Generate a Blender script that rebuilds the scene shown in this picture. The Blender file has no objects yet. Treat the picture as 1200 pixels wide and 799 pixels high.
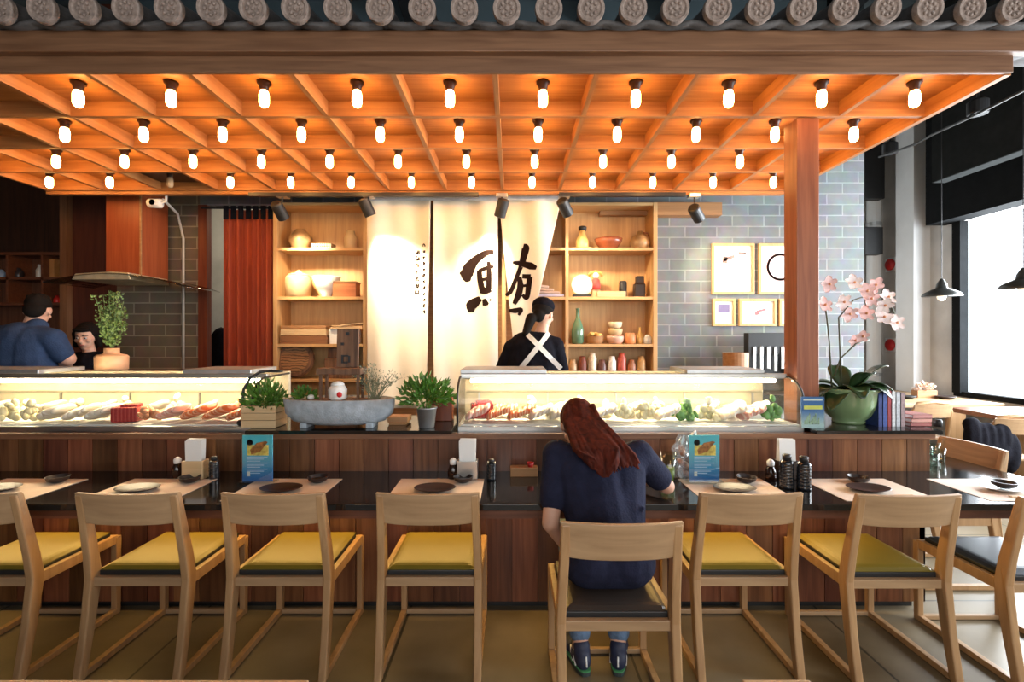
import bpy, bmesh, math, random
from mathutils import Vector, Matrix, Euler
random.seed(7)
S = bpy.context.scene
COL = S.collection
R = math.radians
F = 567.0          # focal length in pixels of the 1200 px wide frame
H = 1.47           # eye height
HY = 395.0         # horizon row
# ------------------------------------------------------------------ camera, world, lights, exposure
cam = bpy.data.cameras.new('camera'); camo = bpy.data.objects.new('camera', cam); COL.objects.link(camo)
cam.sensor_width = 36; cam.lens = F/1200*36; cam.shift_y = -(399.5-HY)/1200; cam.clip_start = .05
camo.location = (0, 0, H); camo.rotation_euler = (R(90), 0, 0); S.camera = camo
S.view_settings.view_transform = 'Standard'; S.view_settings.look = 'None'
S.view_settings.exposure = 0.0; S.view_settings.gamma = 1; S.view_settings.use_curve_mapping = False
w = bpy.data.worlds.new('World'); S.world = w; w.use_nodes = True
bg = w.node_tree.nodes['Background']; bg.inputs[0].default_value = (.86, .93, 1, 1); bg.inputs[1].default_value = 2.2
def area(name, loc, rot, sx, sy, power, col):
    l = bpy.data.lights.new(name, 'AREA'); l.shape = 'RECTANGLE'; l.size = sx; l.size_y = sy; l.energy = power; l.color = col
    o = bpy.data.objects.new(name, l); COL.objects.link(o); o.location = loc; o.rotation_euler = rot; return o
area('daylight_right_window', (5.75, 3.4, 1.85), (0, R(90), 0), 2.0, 5.0, 900, (.88, .95, 1))
area('daylight_street_window', (1.6, -2.9, 2.1), (R(90), 0, 0), 5.0, 2.2, 112, (1, .92, .82))
area('under_counter_light', (-1.15, 2.585, .655), (R(-40), 0, 0), 5.9, .02, 22, (1, .60, .16))
l = bpy.data.lights.new('passage_fill', 'POINT'); l.energy = 45; l.color = (1, .85, .6); l.shadow_soft_size = .1; lo = bpy.data.objects.new('passage_fill', l); COL.objects.link(lo); lo.location = (-3.2, 6.1, 2.9)  # added fill without a fixture, brightens the passage wall
S.cycles.max_bounces = 8; S.cycles.transparent_max_bounces = 12; S.cycles.sample_clamp_indirect = 4
S.cycles.caustics_reflective = False; S.cycles.caustics_refractive = False; S.cycles.use_denoising = True

def W(px, py, d): return Vector(((px-600)*d/F, d, H-(py-HY)*d/F))
def WX(px, d): return (px-600)*d/F
def WZ(py, d): return H-(py-HY)*d/F
ORD = ['leftmost','second','third','fourth','fifth','sixth','seventh','eighth','ninth','tenth','eleventh','twelfth','thirteenth','fourteenth','fifteenth','sixteenth','seventeenth','eighteenth','nineteenth','twentieth','twenty-first','twenty-second','twenty-third','twenty-fourth','twenty-fifth','twenty-sixth']
def nth(i): return 'leftmost' if i == 0 else ORD[i]+' from the left'
# ------------------------------------------------------------------ materials
MC = {}
def newmat(name):
    m = bpy.data.materials.new(name); m.use_nodes = True
    return m, m.node_tree.nodes, m.node_tree.links, m.node_tree.nodes['Principled BSDF']
def mat(name, c, rough=.5, metal=0, var=.12, scale=12, bump=0, coat=0, trans=0, spec=.5, sub=0):
    if name in MC: return MC[name]
    m, N, L, P = newmat(name); MC[name] = m
    P.inputs['Roughness'].default_value = rough; P.inputs['Metallic'].default_value = metal
    P.inputs['Coat Weight'].default_value = coat; P.inputs['Transmission Weight'].default_value = trans
    P.inputs['Specular IOR Level'].default_value = spec
    if sub: P.inputs['Subsurface Weight'].default_value = sub; P.inputs['Subsurface Radius'].default_value = (.02, .01, .006)
    tc = N.new('ShaderNodeTexCoord'); n = N.new('ShaderNodeTexNoise'); n.inputs['Scale'].default_value = scale; n.inputs['Detail'].default_value = 4
    L.new(tc.outputs['Object'], n.inputs['Vector'])
    r = N.new('ShaderNodeValToRGB'); r.color_ramp.elements[0].position = .3; r.color_ramp.elements[1].position = .7
    r.color_ramp.elements[0].color = tuple(max(0, x*(1-var)) for x in c)+(1,); r.color_ramp.elements[1].color = tuple(min(1, x*(1+var)) for x in c)+(1,)
    L.new(n.outputs['Fac'], r.inputs[0]); L.new(r.outputs[0], P.inputs['Base Color'])
    if bump:
        b = N.new('ShaderNodeBump'); b.inputs['Strength'].default_value = bump; b.inputs['Distance'].default_value = .01
        n2 = N.new('ShaderNodeTexNoise'); n2.inputs['Scale'].default_value = scale*5; L.new(tc.outputs['Object'], n2.inputs['Vector'])
        L.new(n2.outputs['Fac'], b.inputs['Height']); L.new(b.outputs[0], P.inputs['Normal'])
    return m
def wood(name, c1, c2, axis='x', rough=.5, plank=0, pax='x', var=.3, coat=0):
    """grain runs along axis; plank = width of boards told apart along pax"""
    if name in MC: return MC[name]
    m, N, L, P = newmat(name); MC[name] = m
    P.inputs['Roughness'].default_value = rough; P.inputs['Coat Weight'].default_value = coat
    tc = N.new('ShaderNodeTexCoord'); mp = N.new('ShaderNodeMapping'); L.new(tc.outputs['Object'], mp.inputs[0])
    sc = {'x': (1.2, 22, 22), 'y': (22, 1.2, 22), 'z': (22, 22, 1.2)}[axis]; mp.inputs['Scale'].default_value = sc
    n = N.new('ShaderNodeTexNoise'); n.inputs['Scale'].default_value = 1.6; n.inputs['Detail'].default_value = 7; n.inputs['Distortion'].default_value = .6
    L.new(mp.outputs[0], n.inputs['Vector'])
    r = N.new('ShaderNodeValToRGB'); r.color_ramp.elements[0].position = .3; r.color_ramp.elements[1].position = .72
    r.color_ramp.elements[0].color = c1+(1,); r.color_ramp.elements[1].color = c2+(1,)
    L.new(n.outputs['Fac'], r.inputs[0]); out = r.outputs[0]
    if plank:
        sp = N.new('ShaderNodeSeparateXYZ'); L.new(tc.outputs['Object'], sp.inputs[0])
        d = N.new('ShaderNodeMath'); d.operation = 'DIVIDE'; d.inputs[1].default_value = plank; L.new(sp.outputs['XYZ'.index(pax.upper())], d.inputs[0])
        f = N.new('ShaderNodeMath'); f.operation = 'FLOOR'; L.new(d.outputs[0], f.inputs[0])
        wn = N.new('ShaderNodeTexWhiteNoise'); wn.noise_dimensions = '1D'; L.new(f.outputs[0], wn.inputs['W'])
        mr = N.new('ShaderNodeMapRange'); mr.inputs[3].default_value = 1-var; mr.inputs[4].default_value = 1+var; L.new(wn.outputs['Value'], mr.inputs[0])
        hs = N.new('ShaderNodeHueSaturation'); L.new(out, hs.inputs['Color']); L.new(mr.outputs[0], hs.inputs['Value'])
        mr2 = N.new('ShaderNodeMapRange'); mr2.inputs[3].default_value = .482; mr2.inputs[4].default_value = .518; L.new(wn.outputs['Color'], mr2.inputs[0]); L.new(mr2.outputs[0], hs.inputs['Hue'])
        out = hs.outputs[0]
    L.new(out, P.inputs['Base Color'])
    b = N.new('ShaderNodeBump'); b.inputs['Strength'].default_value = .15; b.inputs['Distance'].default_value = .003; L.new(n.outputs['Fac'], b.inputs['Height']); L.new(b.outputs[0], P.inputs['Normal'])
    return m
def brick(name, c1, c2, mortar, vertical_axis=True):
    m, N, L, P = newmat(name); P.inputs['Roughness'].default_value = .75
    tc = N.new('ShaderNodeTexCoord'); sp = N.new('ShaderNodeSeparateXYZ'); L.new(tc.outputs['Object'], sp.inputs[0])
    cb = N.new('ShaderNodeCombineXYZ'); L.new(sp.outputs[0], cb.inputs[0]); L.new(sp.outputs[2], cb.inputs[1])
    t = N.new('ShaderNodeTexBrick'); L.new(cb.outputs[0], t.inputs['Vector'])
    t.inputs['Scale'].default_value = 1; t.inputs['Brick Width'].default_value = .33; t.inputs['Row Height'].default_value = .1143; t.inputs['Mortar Size'].default_value = .0075; t.inputs['Mortar Smooth'].default_value = .2
    t.inputs['Color1'].default_value = c1+(1,); t.inputs['Color2'].default_value = c2+(1,); t.inputs['Mortar'].default_value = mortar+(1,)
    n = N.new('ShaderNodeTexNoise'); n.inputs['Scale'].default_value = 9; n.inputs['Detail'].default_value = 6; L.new(tc.outputs['Object'], n.inputs['Vector'])
    mx = N.new('ShaderNodeMix'); mx.data_type = 'RGBA'; mx.blend_type = 'OVERLAY'; mx.inputs[0].default_value = .35
    L.new(t.outputs['Color'], mx.inputs[6]); L.new(n.outputs['Color'], mx.inputs[7]); 
    hs = N.new('ShaderNodeHueSaturation'); hs.inputs['Saturation'].default_value = .8; L.new(mx.outputs[2], hs.inputs['Color']); L.new(hs.outputs[0], P.inputs['Base Color'])
    b = N.new('ShaderNodeBump'); b.inputs['Strength'].default_value = .6; b.inputs['Distance'].default_value = .01; b.invert = True
    L.new(t.outputs['Fac'], b.inputs['Height']); L.new(b.outputs[0], P.inputs['Normal'])
    return m
def glass(name, tint=(.95, 1, .98), refl=1.0, film=0):
    m = bpy.data.materials.new(name); m.use_nodes = True; N = m.node_tree.nodes; L = m.node_tree.links
    P = N['Principled BSDF']; o = N['Material Output']; P.inputs['Base Color'].default_value = (.8, .82, .84, 1); P.inputs['Roughness'].default_value = .15
    t = N.new('ShaderNodeBsdfTransparent'); t.inputs[0].default_value = tint+(1,); g = N.new('ShaderNodeBsdfGlossy'); g.inputs['Roughness'].default_value = .02
    lw = N.new('ShaderNodeLayerWeight'); pw = N.new('ShaderNodeMath'); pw.operation = 'POWER'; pw.inputs[1].default_value = 3.5; L.new(lw.outputs['Facing'], pw.inputs[0])
    mm = N.new('ShaderNodeMath'); mm.operation = 'MULTIPLY_ADD'; mm.inputs[1].default_value = .6*refl; mm.inputs[2].default_value = .045*refl; L.new(pw.outputs[0], mm.inputs[0])
    x = N.new('ShaderNodeMixShader'); L.new(mm.outputs[0], x.inputs[0]); L.new(t.outputs[0], x.inputs[1]); L.new(g.outputs[0], x.inputs[2])
    y = N.new('ShaderNodeMixShader'); y.inputs[0].default_value = film; L.new(x.outputs[0], y.inputs[1]); L.new(P.outputs[0], y.inputs[2]); L.new(y.outputs[0], o.inputs[0]); MC[name] = m
    return m
def emis(name, c, s):
    m, N, L, P = newmat(name); P.inputs['Emission Color'].default_value = c+(1,); P.inputs['Emission Strength'].default_value = s; P.inputs['Base Color'].default_value = c+(1,); return m
def grad(name, ctop, cbot, z0, z1, rough=.3):
    m, N, L, P = newmat(name); P.inputs['Roughness'].default_value = rough
    tc = N.new('ShaderNodeTexCoord'); sp = N.new('ShaderNodeSeparateXYZ'); L.new(tc.outputs['Object'], sp.inputs[0])
    mr = N.new('ShaderNodeMapRange'); mr.inputs[1].default_value = z0; mr.inputs[2].default_value = z1; L.new(sp.outputs[2], mr.inputs[0])
    r = N.new('ShaderNodeValToRGB'); r.color_ramp.elements[0].color = cbot+(1,); r.color_ramp.elements[1].color = ctop+(1,); L.new(mr.outputs[0], r.inputs[0]); L.new(r.outputs[0], P.inputs['Base Color']); return m
def stripes(name, c1, c2, scale, axis='X', rough=.35, sub=0, dist=1.5):
    m, N, L, P = newmat(name); P.inputs['Roughness'].default_value = rough
    tc = N.new('ShaderNodeTexCoord'); t = N.new('ShaderNodeTexWave'); t.bands_direction = axis; t.inputs['Scale'].default_value = scale; t.inputs['Distortion'].default_value = dist; L.new(tc.outputs['Object'], t.inputs['Vector'])
    r = N.new('ShaderNodeValToRGB'); r.color_ramp.elements[0].position = .55; r.color_ramp.elements[1].position = .85; r.color_ramp.elements[0].color = c1+(1,); r.color_ramp.elements[1].color = c2+(1,); L.new(t.outputs['Fac'], r.inputs[0]); L.new(r.outputs[0], P.inputs['Base Color']); return m

M_can = wood('canopy_wood_x', (.34, .125, .034), (.50, .22, .068), 'x', .5)
M_cany = wood('canopy_wood_y', (.34, .125, .034), (.50, .22, .068), 'y', .5)
M_beam = wood('fascia_wood', (.14, .062, .028), (.26, .13, .065), 'x', .5)
M_postw = wood('column_wood', (.20, .060, .028), (.32, .11, .05), 'z', .35)
M_oak = wood('chair_oak', (.34, .19, .088), (.47, .285, .138), 'z', .42)
M_oakx = wood('chair_oak_x', (.33, .205, .11), (.46, .30, .165), 'x', .42)
M_shelf = wood('shelf_wood', (.50, .28, .11), (.64, .39, .17), 'z', .5)
M_shelfx = wood('shelf_wood_x', (.54, .31, .12), (.67, .42, .19), 'x', .5)
M_riser = wood('bar_cladding', (.085, .026, .011), (.21, .082, .036), 'z', .32, plank=.14, pax='x', var=.45)
M_risery = wood('bar_cladding_side', (.085, .026, .011), (.21, .082, .036), 'z', .32, plank=.14, pax='y', var=.45)
M_red = wood('red_wood', (.13, .025, .010), (.22, .055, .02), 'z', .4)
M_dark = wood('dark_wood', (.035, .012, .006), (.075, .028, .013), 'z', .5)
M_ltwood = wood('light_wood', (.55, .36, .18), (.70, .50, .28), 'x', .5)
M_midwood = wood('mid_wood', (.30, .14, .05), (.44, .22, .09), 'x', .5)
M_old = wood('weathered_wood', (.075, .035, .02), (.24, .12, .06), 'z', .7)
M_mat = mat('placemat_paper', (.72, .58, .47), .7, var=.05)
M_black = mat('black_stone', (.010, .009, .009), .10, var=.3, scale=30)
M_matte = mat('matte_black', (.012, .012, .013), .5)
M_lacq = mat('dark_lacquer', (.022, .012, .010), .42)
M_metal = mat('brushed_metal', (.62, .62, .60), .32, 1, var=.05)
M_zinc = mat('galvanised_metal', (.55, .57, .58), .45, .9)
M_white = mat('white_paint', (.78, .78, .76), .5, var=.03)
M_cream = mat('cream_panel', (.62, .52, .36), .5, var=.06)
M_brick = brick('grey_brick', (.135, .15, .16), (.18, .195, .205), (.27, .285, .29))
M_bricklit = brick('warm_lit_brick', (.135, .095, .055), (.18, .13, .075), (.30, .24, .15))  # same brick as the grey, warm light near the hood put into its colour
M_conc = mat('concrete', (.60, .585, .56), .8, var=.18, scale=2.5, bump=.15)
M_concl = mat('concrete_pale', (.80, .82, .83), .8, var=.05, scale=3)
M_ceil = mat('dark_ceiling', (.035, .055, .065), .8, var=.2, scale=1)
M_blk2 = mat('black_paint', (.012, .013, .014), .9, spec=.05)
M_tile = mat('grey_roof_tile', (.09, .085, .085), .75, var=.35, scale=14, bump=.3)
M_tilee = mat('tile_end_clay', (.32, .25, .215), .8, var=.3, scale=40, bump=.5)
M_skin = mat('skin', (.60, .34, .24), .5, var=.06, sub=.08)
M_skinf = mat('skin_pale', (.66, .40, .29), .5, var=.05, sub=.08)
M_navy = mat('navy_cotton', (.014, .016, .036), .9, spec=.15, var=.2, scale=20, bump=.3)
M_blue = mat('blue_cotton', (.03, .055, .12), .9, spec=.15, var=.15, scale=20, bump=.3)
M_bcloth = mat('black_cloth', (.008, .008, .012), .95, spec=.08, var=.3, scale=20, bump=.3)
M_jeans = mat('denim', (.10, .16, .26), .85, var=.3, scale=30, bump=.3)
M_hairr = wood('auburn_hair', (.025, .005, .003), (.10, .015, .006), 'z', .85); M_hairr.node_tree.nodes['Principled BSDF'].inputs['Specular IOR Level'].default_value = .15
M_hairb = mat('black_hair', (.010, .008, .007), .8, spec=.08)
M_noren = mat('noren_cloth', (.80, .72, .58), .9, var=.03, scale=6, bump=.1)
M_ink = mat('ink', (.016, .008, .006), .9, spec=.05)
M_redc = stripes('rust_curtain_cloth', (.30, .045, .016), (.42, .075, .026), 3, 'X', .85)
M_leaf = mat('green_leaf', (.075, .19, .022), .45, var=.45, scale=25)
M_leafl = mat('small_leaf', (.12, .19, .05), .5, var=.4, scale=25)
M_leafd = mat('orchid_leaf', (.020, .045, .014), .3, var=.4, scale=9)
M_twig = mat('grey_green_twig', (.20, .23, .15), .7, var=.3)
M_olive = mat('olive_vinyl', (.185, .135, .014), .42, var=.06, scale=8)
M_charc = mat('charcoal_vinyl', (.045, .055, .075), .38, var=.06)
M_seatd = mat('dark_brown_vinyl', (.035, .025, .02), .4, var=.06)  # seat under the customer, its shade put into the vinyl colour
M_glass = glass('case_glass', (.98, 1, .985), .9)
M_clear = glass('clear_glass', (.9, .96, .93), 1.5)
M_wglass = glass('window_glass', (1, 1, 1), .6)
M_bulb = emis('lit_filament_bulb', (1, .50, .14), 62)
M_tube = emis('case_lamp', (1, .80, .50), 70)
M_spotf = emis('spot_lens', (1, .9, .7), 6)
M_soil = mat('soil', (.06, .04, .025), .9, bump=.6)
M_stone = mat('grey_stone', (.36, .41, .46), .75, var=.22, scale=22, bump=.4)
M_green = mat('celadon_glaze', (.20, .30, .15), .18, var=.12, scale=5, coat=.5)
M_terra = mat('peach_ceramic', (.62, .34, .19), .5, var=.06)
m, N, L, P = newmat('floor_concrete'); M_floor = m
P.inputs['Roughness'].default_value = .38
tc = N.new('ShaderNodeTexCoord'); n = N.new('ShaderNodeTexNoise'); n.inputs['Scale'].default_value = 1.6; n.inputs['Detail'].default_value = 8; L.new(tc.outputs['Object'], n.inputs['Vector'])
r = N.new('ShaderNodeValToRGB'); r.color_ramp.elements[0].position = .3; r.color_ramp.elements[1].position = .75; r.color_ramp.elements[0].color = (.10, .07, .035, 1); r.color_ramp.elements[1].color = (.31, .245, .155, 1); L.new(n.outputs['Fac'], r.inputs[0])
bt = N.new('ShaderNodeTexBrick'); bt.offset = .5; bt.inputs['Scale'].default_value = 1; bt.inputs['Brick Width'].default_value = 1.1; bt.inputs['Row Height'].default_value = .9; bt.inputs['Mortar Size'].default_value = .006; bt.inputs['Color1'].default_value = (1, 1, 1, 1); bt.inputs['Color2'].default_value = (.86, .86, .86, 1); bt.inputs['Mortar'].default_value = (.25, .25, .25, 1); L.new(tc.outputs['Object'], bt.inputs['Vector'])
mx = N.new('ShaderNodeMix'); mx.data_type = 'RGBA'; mx.blend_type = 'MULTIPLY'; mx.inputs[0].default_value = 1; L.new(r.outputs[0], mx.inputs[6]); L.new(bt.outputs[0], mx.inputs[7]); L.new(mx.outputs[2], P.inputs['Base Color'])
rr = N.new('ShaderNodeMapRange'); rr.inputs[3].default_value = .25; rr.inputs[4].default_value = .55; L.new(n.outputs['Fac'], rr.inputs[0]); L.new(rr.outputs[0], P.inputs['Roughness'])

# ------------------------------------------------------------------ mesh builder
class MB:
    def __init__(s): s.v = []; s.f = []
    def add(s, vs, fs):
        o = len(s.v); s.v += [tuple(v) for v in vs]; s.f += [tuple(i+o for i in f) for f in fs]; return s
    def box(s, x0, x1, y0, y1, z0, z1):
        vs = [(x, y, z) for z in (z0, z1) for y in (y0, y1) for x in (x0, x1)]
        return s.add(vs, [(0, 2, 3, 1), (4, 5, 7, 6), (0, 1, 5, 4), (2, 6, 7, 3), (0, 4, 6, 2), (1, 3, 7, 5)])
    def obox(s, c, size, rot):
        mt = Matrix.Translation(c) @ Euler(rot).to_matrix().to_4x4(); a, b, d = [q/2 for q in size]
        vs = [mt @ Vector((x, y, z)) for z in (-d, d) for y in (-b, b) for x in (-a, a)]
        return s.add(vs, [(0, 2, 3, 1), (4, 5, 7, 6), (0, 1, 5, 4), (2, 6, 7, 3), (0, 4, 6, 2), (1, 3, 7, 5)])
    def prism(s, pts, a0, a1, axis='x'):
        n = len(pts); mk = {'x': lambda p, a: (a, p[0], p[1]), 'y': lambda p, a: (p[0], a, p[1]), 'z': lambda p, a: (p[0], p[1], a)}[axis]
        vs = [mk(p, a0) for p in pts]+[mk(p, a1) for p in pts]
        return s.add(vs, [tuple(range(n))[::-1], tuple(range(n, 2*n))]+[(i, (i+1) % n, n+(i+1) % n, n+i) for i in range(n)])
    def lathe(s, prof, n=24, c=(0, 0, 0), sx=1, sy=1, axis=None):
        mt = Matrix.Translation(c) @ (axis if axis is not None else Matrix())
        o = []; fs = []
        for (r_, z) in prof:
            for i in range(n): a = 2*math.pi*i/n; o.append(mt @ Vector((r_*math.cos(a)*sx, r_*math.sin(a)*sy, z)))
        for k in range(len(prof)-1):
            for i in range(n): j = (i+1) % n; fs.append((k*n+i, k*n+j, (k+1)*n+j, (k+1)*n+i))
        if prof[0][0] > 1e-5: fs.append(tuple(range(n))[::-1])
        if prof[-1][0] > 1e-5: fs.append(tuple(range((len(prof)-1)*n, len(prof)*n)))
        return s.add(o, fs)
    def tube(s, pts, rad, n=8):
        pts = [Vector(p) for p in pts]; rs = rad if isinstance(rad, (list, tuple)) else [rad]*len(pts)
        o = []; fs = []; up = Vector((0, 0, 1)); 
        for k, p in enumerate(pts):
            t = (pts[min(k+1, len(pts)-1)]-pts[max(k-1, 0)]).normalized()
            if k == 0: up = Vector((0, 0, 1)) if abs(t.z) < .9 else Vector((1, 0, 0))
            a = t.cross(up); 
            if a.length < 1e-4: a = t.cross(Vector((0, 1, .1)))
            a.normalize(); b = a.cross(t); up = b
            for i in range(n): q = 2*math.pi*i/n; o.append(p+(a*math.cos(q)+b*math.sin(q))*rs[k])
        for k in range(len(pts)-1):
            for i in range(n): j = (i+1) % n; fs.append((k*n+i, k*n+j, (k+1)*n+j, (k+1)*n+i))
        fs.append(tuple(range(n))[::-1]); fs.append(tuple(range((len(pts)-1)*n, len(pts)*n)))
        return s.add(o, fs)
    def ball(s, c, r_, n=14, m_=9, rot=None):
        rx, ry, rz = r_ if isinstance(r_, (tuple, list)) else (r_,)*3
        mt = Matrix.Translation(c) @ (Euler(rot).to_matrix().to_4x4() if rot else Matrix())
        o = [mt @ Vector((0, 0, -rz))]; fs = []
        for k in range(1, m_):
            p = math.pi*k/m_
            for i in range(n): a = 2*math.pi*i/n; o.append(mt @ Vector((rx*math.sin(p)*math.cos(a), ry*math.sin(p)*math.sin(a), -rz*math.cos(p))))
        o.append(mt @ Vector((0, 0, rz)))
        for i in range(n): fs.append((0, 1+(i+1) % n, 1+i))
        for k in range(m_-2):
            for i in range(n): j = (i+1) % n; fs.append((1+k*n+i, 1+k*n+j, 1+(k+1)*n+j, 1+(k+1)*n+i))
        b = 1+(m_-2)*n
        for i in range(n): fs.append((b+i, b+(i+1) % n, len(o)-1))
        return s.add(o, fs)
    def cap(s, p, q, r1, r2, n=14):
        p = Vector(p); q = Vector(q); s.ball(p, r1, n); s.ball(q, r2, n); s.tube([p, q], [r1, r2], n); return s
    def sheet(s, fn, nu, nv):
        o = [fn(i/nu, j/nv) for j in range(nv+1) for i in range(nu+1)]
        return s.add(o, [(j*(nu+1)+i, j*(nu+1)+i+1, (j+1)*(nu+1)+i+1, (j+1)*(nu+1)+i) for j in range(nv) for i in range(nu)])
    def build(s, name, m, parent=None, bevel=0, smooth=False, loc=None, solid=0, rot=None, remesh=0, sm=4, seg=2, subd=0):
        me = bpy.data.meshes.new(name); me.from_pydata(s.v, [], s.f); me.materials.append(m)
        bm = bmesh.new(); bm.from_mesh(me); bmesh.ops.recalc_face_normals(bm, faces=bm.faces); bm.to_mesh(me); bm.free()
        if smooth: me.polygons.foreach_set('use_smooth', [True]*len(me.polygons))
        o = bpy.data.objects.new(name, me); COL.objects.link(o)
        if parent is not None: o.parent = parent
        if loc is not None: o.location = loc
        if rot is not None: o.rotation_euler = rot
        if solid: q = o.modifiers.new('s', 'SOLIDIFY'); q.thickness = solid; q.offset = 0
        if remesh:
            q = o.modifiers.new('r', 'REMESH'); q.mode = 'VOXEL'; q.voxel_size = remesh; q.use_smooth_shade = True
            q = o.modifiers.new('m', 'SMOOTH'); q.factor = .5; q.iterations = sm
        if bevel: q = o.modifiers.new('b', 'BEVEL'); q.width = bevel; q.segments = seg; q.limit_method = 'ANGLE'
        if subd: q = o.modifiers.new('u', 'SUBSURF'); q.levels = subd; q.render_levels = subd
        return o
def thing(name, label, cat, loc=(0, 0, 0), rz=0, group=None):
    o = bpy.data.objects.new(name, None); COL.objects.link(o); o.location = loc; o.rotation_euler = (0, 0, rz); o.empty_display_size = .1
    return tag(o, label, cat, group)
def tag(o, label, cat, group=None):
    o['label'] = label; o['category'] = cat
    if group: o['group'] = group
    return o
def struct(o): o['kind'] = 'structure'; return o
def kids(o): return [c for c in COL.objects if c.parent is o]
def dup(root, loc, rz=0, label=None, m=None):
    c = root.copy(); COL.objects.link(c); c.location = loc; c.rotation_euler = (0, 0, rz)
    if label: c['label'] = label
    for ch in kids(root):
        d = ch.copy(); COL.objects.link(d); d.parent = c
        for g in kids(ch): e = g.copy(); COL.objects.link(e); e.parent = d
    return c
def lbl(o, s): o['label'] = s; return o

# ------------------------------------------------------------------ room shell
struct(MB().box(-7.2, 5.9, -3.3, 8.6, -.1, 0).build('floor', M_floor))
struct(MB().box(-7.2, 5.9, -3.3, 8.6, 5.0, 5.1).build('ceiling', M_ceil))
BW = 5.07
bw = MB()
struct(MB().box(-4.14, -3.27, BW, BW+.05, 0, 3.4).build('wall_hood', M_bricklit)); bw.box(-2.5, 3.69, BW, BW+.1, 0, 3.4); bw.box(-3.27, -2.5, BW, BW+.1, 2.85, 3.4); struct(MB().box(-4.14, 3.69, BW+.001, BW+.15, 3.4, 5).build('wall_upper', M_ceil))
struct(bw.build('wall_back', M_brick))
struct(MB().box(3.69, 5.9, 7.25, 7.4, 0, 5).build('wall_corner', M_conc))
struct(MB().box(-7.2, -4.2, 6.6, 6.7, 0, 5).build('wall_kitchen', M_dark))
struct(MB().box(-5.6, 3.6, 7.0, 7.1, 0, 5).build('wall_passage', M_conc))
struct(MB().box(-7.3, -7.2, -3.3, 8.6, 0, 5).build('wall_left', M_dark))
rw = MB(); X0, X1 = 5.55, 5.7
rw.box(X0, X1, -3.3, .9, 0, 5); rw.box(X0, X1, 6.05, 7.4, 0, 5); rw.box(X0, X1, .9, 6.05, 0, .78); rw.box(X0, X1, .9, 6.05, 2.9, 5)
struct(rw.build('wall_right', M_conc))
fw = MB(); fw.box(-7.2, -2.9, -3.1, -2.95, 0, 5); fw.box(4.2, 5.7, -3.1, -2.95, 0, 5); fw.box(-2.9, 4.2, -3.1, -2.95, 0, .9); fw.box(-2.9, 4.2, -3.1, -2.95, 3.2, 5)
struct(fw.build('wall_front', M_conc))
wf = struct(thing('window_1', '', '')); del wf['label']; del wf['category']
f = MB(); f.box(5.5, 5.6, 5.94, 6.05, .78, 2.9); f.box(5.52, 5.6, .9, 6.05, .74, .80); f.box(5.52, 5.6, .9, .98, .78, 2.9); f.box(5.53, 5.6, 3.3, 3.36, .78, 2.9); f.build('window_frame', M_blk2, wf)
MB().box(5.60, 5.606, .95, 6.0, .8, 2.9).build('pane', M_wglass, wf)
wf2 = struct(thing('window_2', '', '')); del wf2['label']; del wf2['category']
f = MB(); f.box(-2.9, -2.82, -3.06, -2.98, .9, 3.2); f.box(4.12, 4.2, -3.06, -2.98, .9, 3.2); f.box(-2.9, 4.2, -3.06, -2.98, .9, .96); f.box(.6, .66, -3.06, -2.98, .9, 3.2); f.build('window_frame', M_blk2, wf2)
struct(MB().box(5.33, 5.56, 6.42, 6.72, 0, 5).build('trim_1', M_concl))            # pilaster, the light on its face put into a paler colour
tag(MB().box(5.30, 5.55, .9, 6.2, 2.9, 5.0).build('blind_box', M_blk2), 'black roller blind box above the bright window', 'blind box')
tag(MB().box(4.55, 4.70, 1.2, 5.25, 3.14, 5.0).build('air_duct', mat('duct_grey', (.022, .024, .024), .9, spec=.03), bevel=.01), 'big charcoal square duct under the ceiling at upper right', 'duct')
# ceiling beams (behind roof tiles)
for i, x in enumerate((-1.1, .75, 1.6, 3.3)):
    struct(MB().box(x, x+.12, -1, 7, 4.7, 5).build('trim_%d' % (i+2), M_blk2))
struct(MB().box(-3.27, -3.18, BW-.03, BW+.05, 0, 2.85).build('trim_6', M_red))       # door jamb
struct(MB().box(-1.5, .15, 5.0, BW, 0, 2.9).build('trim_7', M_midwood))
for k, (y0, y1, m_, x0, x1) in enumerate([(165, 233, M_matte, 1013, 1036), (266, 298, M_matte, 1013, 1034)]):
    d = 6.9; tag(MB().box(WX(x0, d), WX(x1, d), 6.88, 7.02, WZ(y1, d), WZ(y0, d)).build('wall_speaker', m_, bevel=.01), ['tall black box high in the concrete corner', 'small black box below the tall one in the corner'][k], 'speaker')
p = thing('drain_pipe', 'pale vertical pipe in the corner beside the brick wall', 'pipe', (WX(1024, 7.12), 7.12, 0))
MB().lathe([(.09, 0), (.09, 4.9)], 16).build('pipe', M_concl, p, smooth=False)
q = MB()
for z in (.9, 2.2, 3.1): q.lathe([(.105, z), (.105, z+.05)], 16)
q.build('clamp', M_zinc, p)
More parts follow.
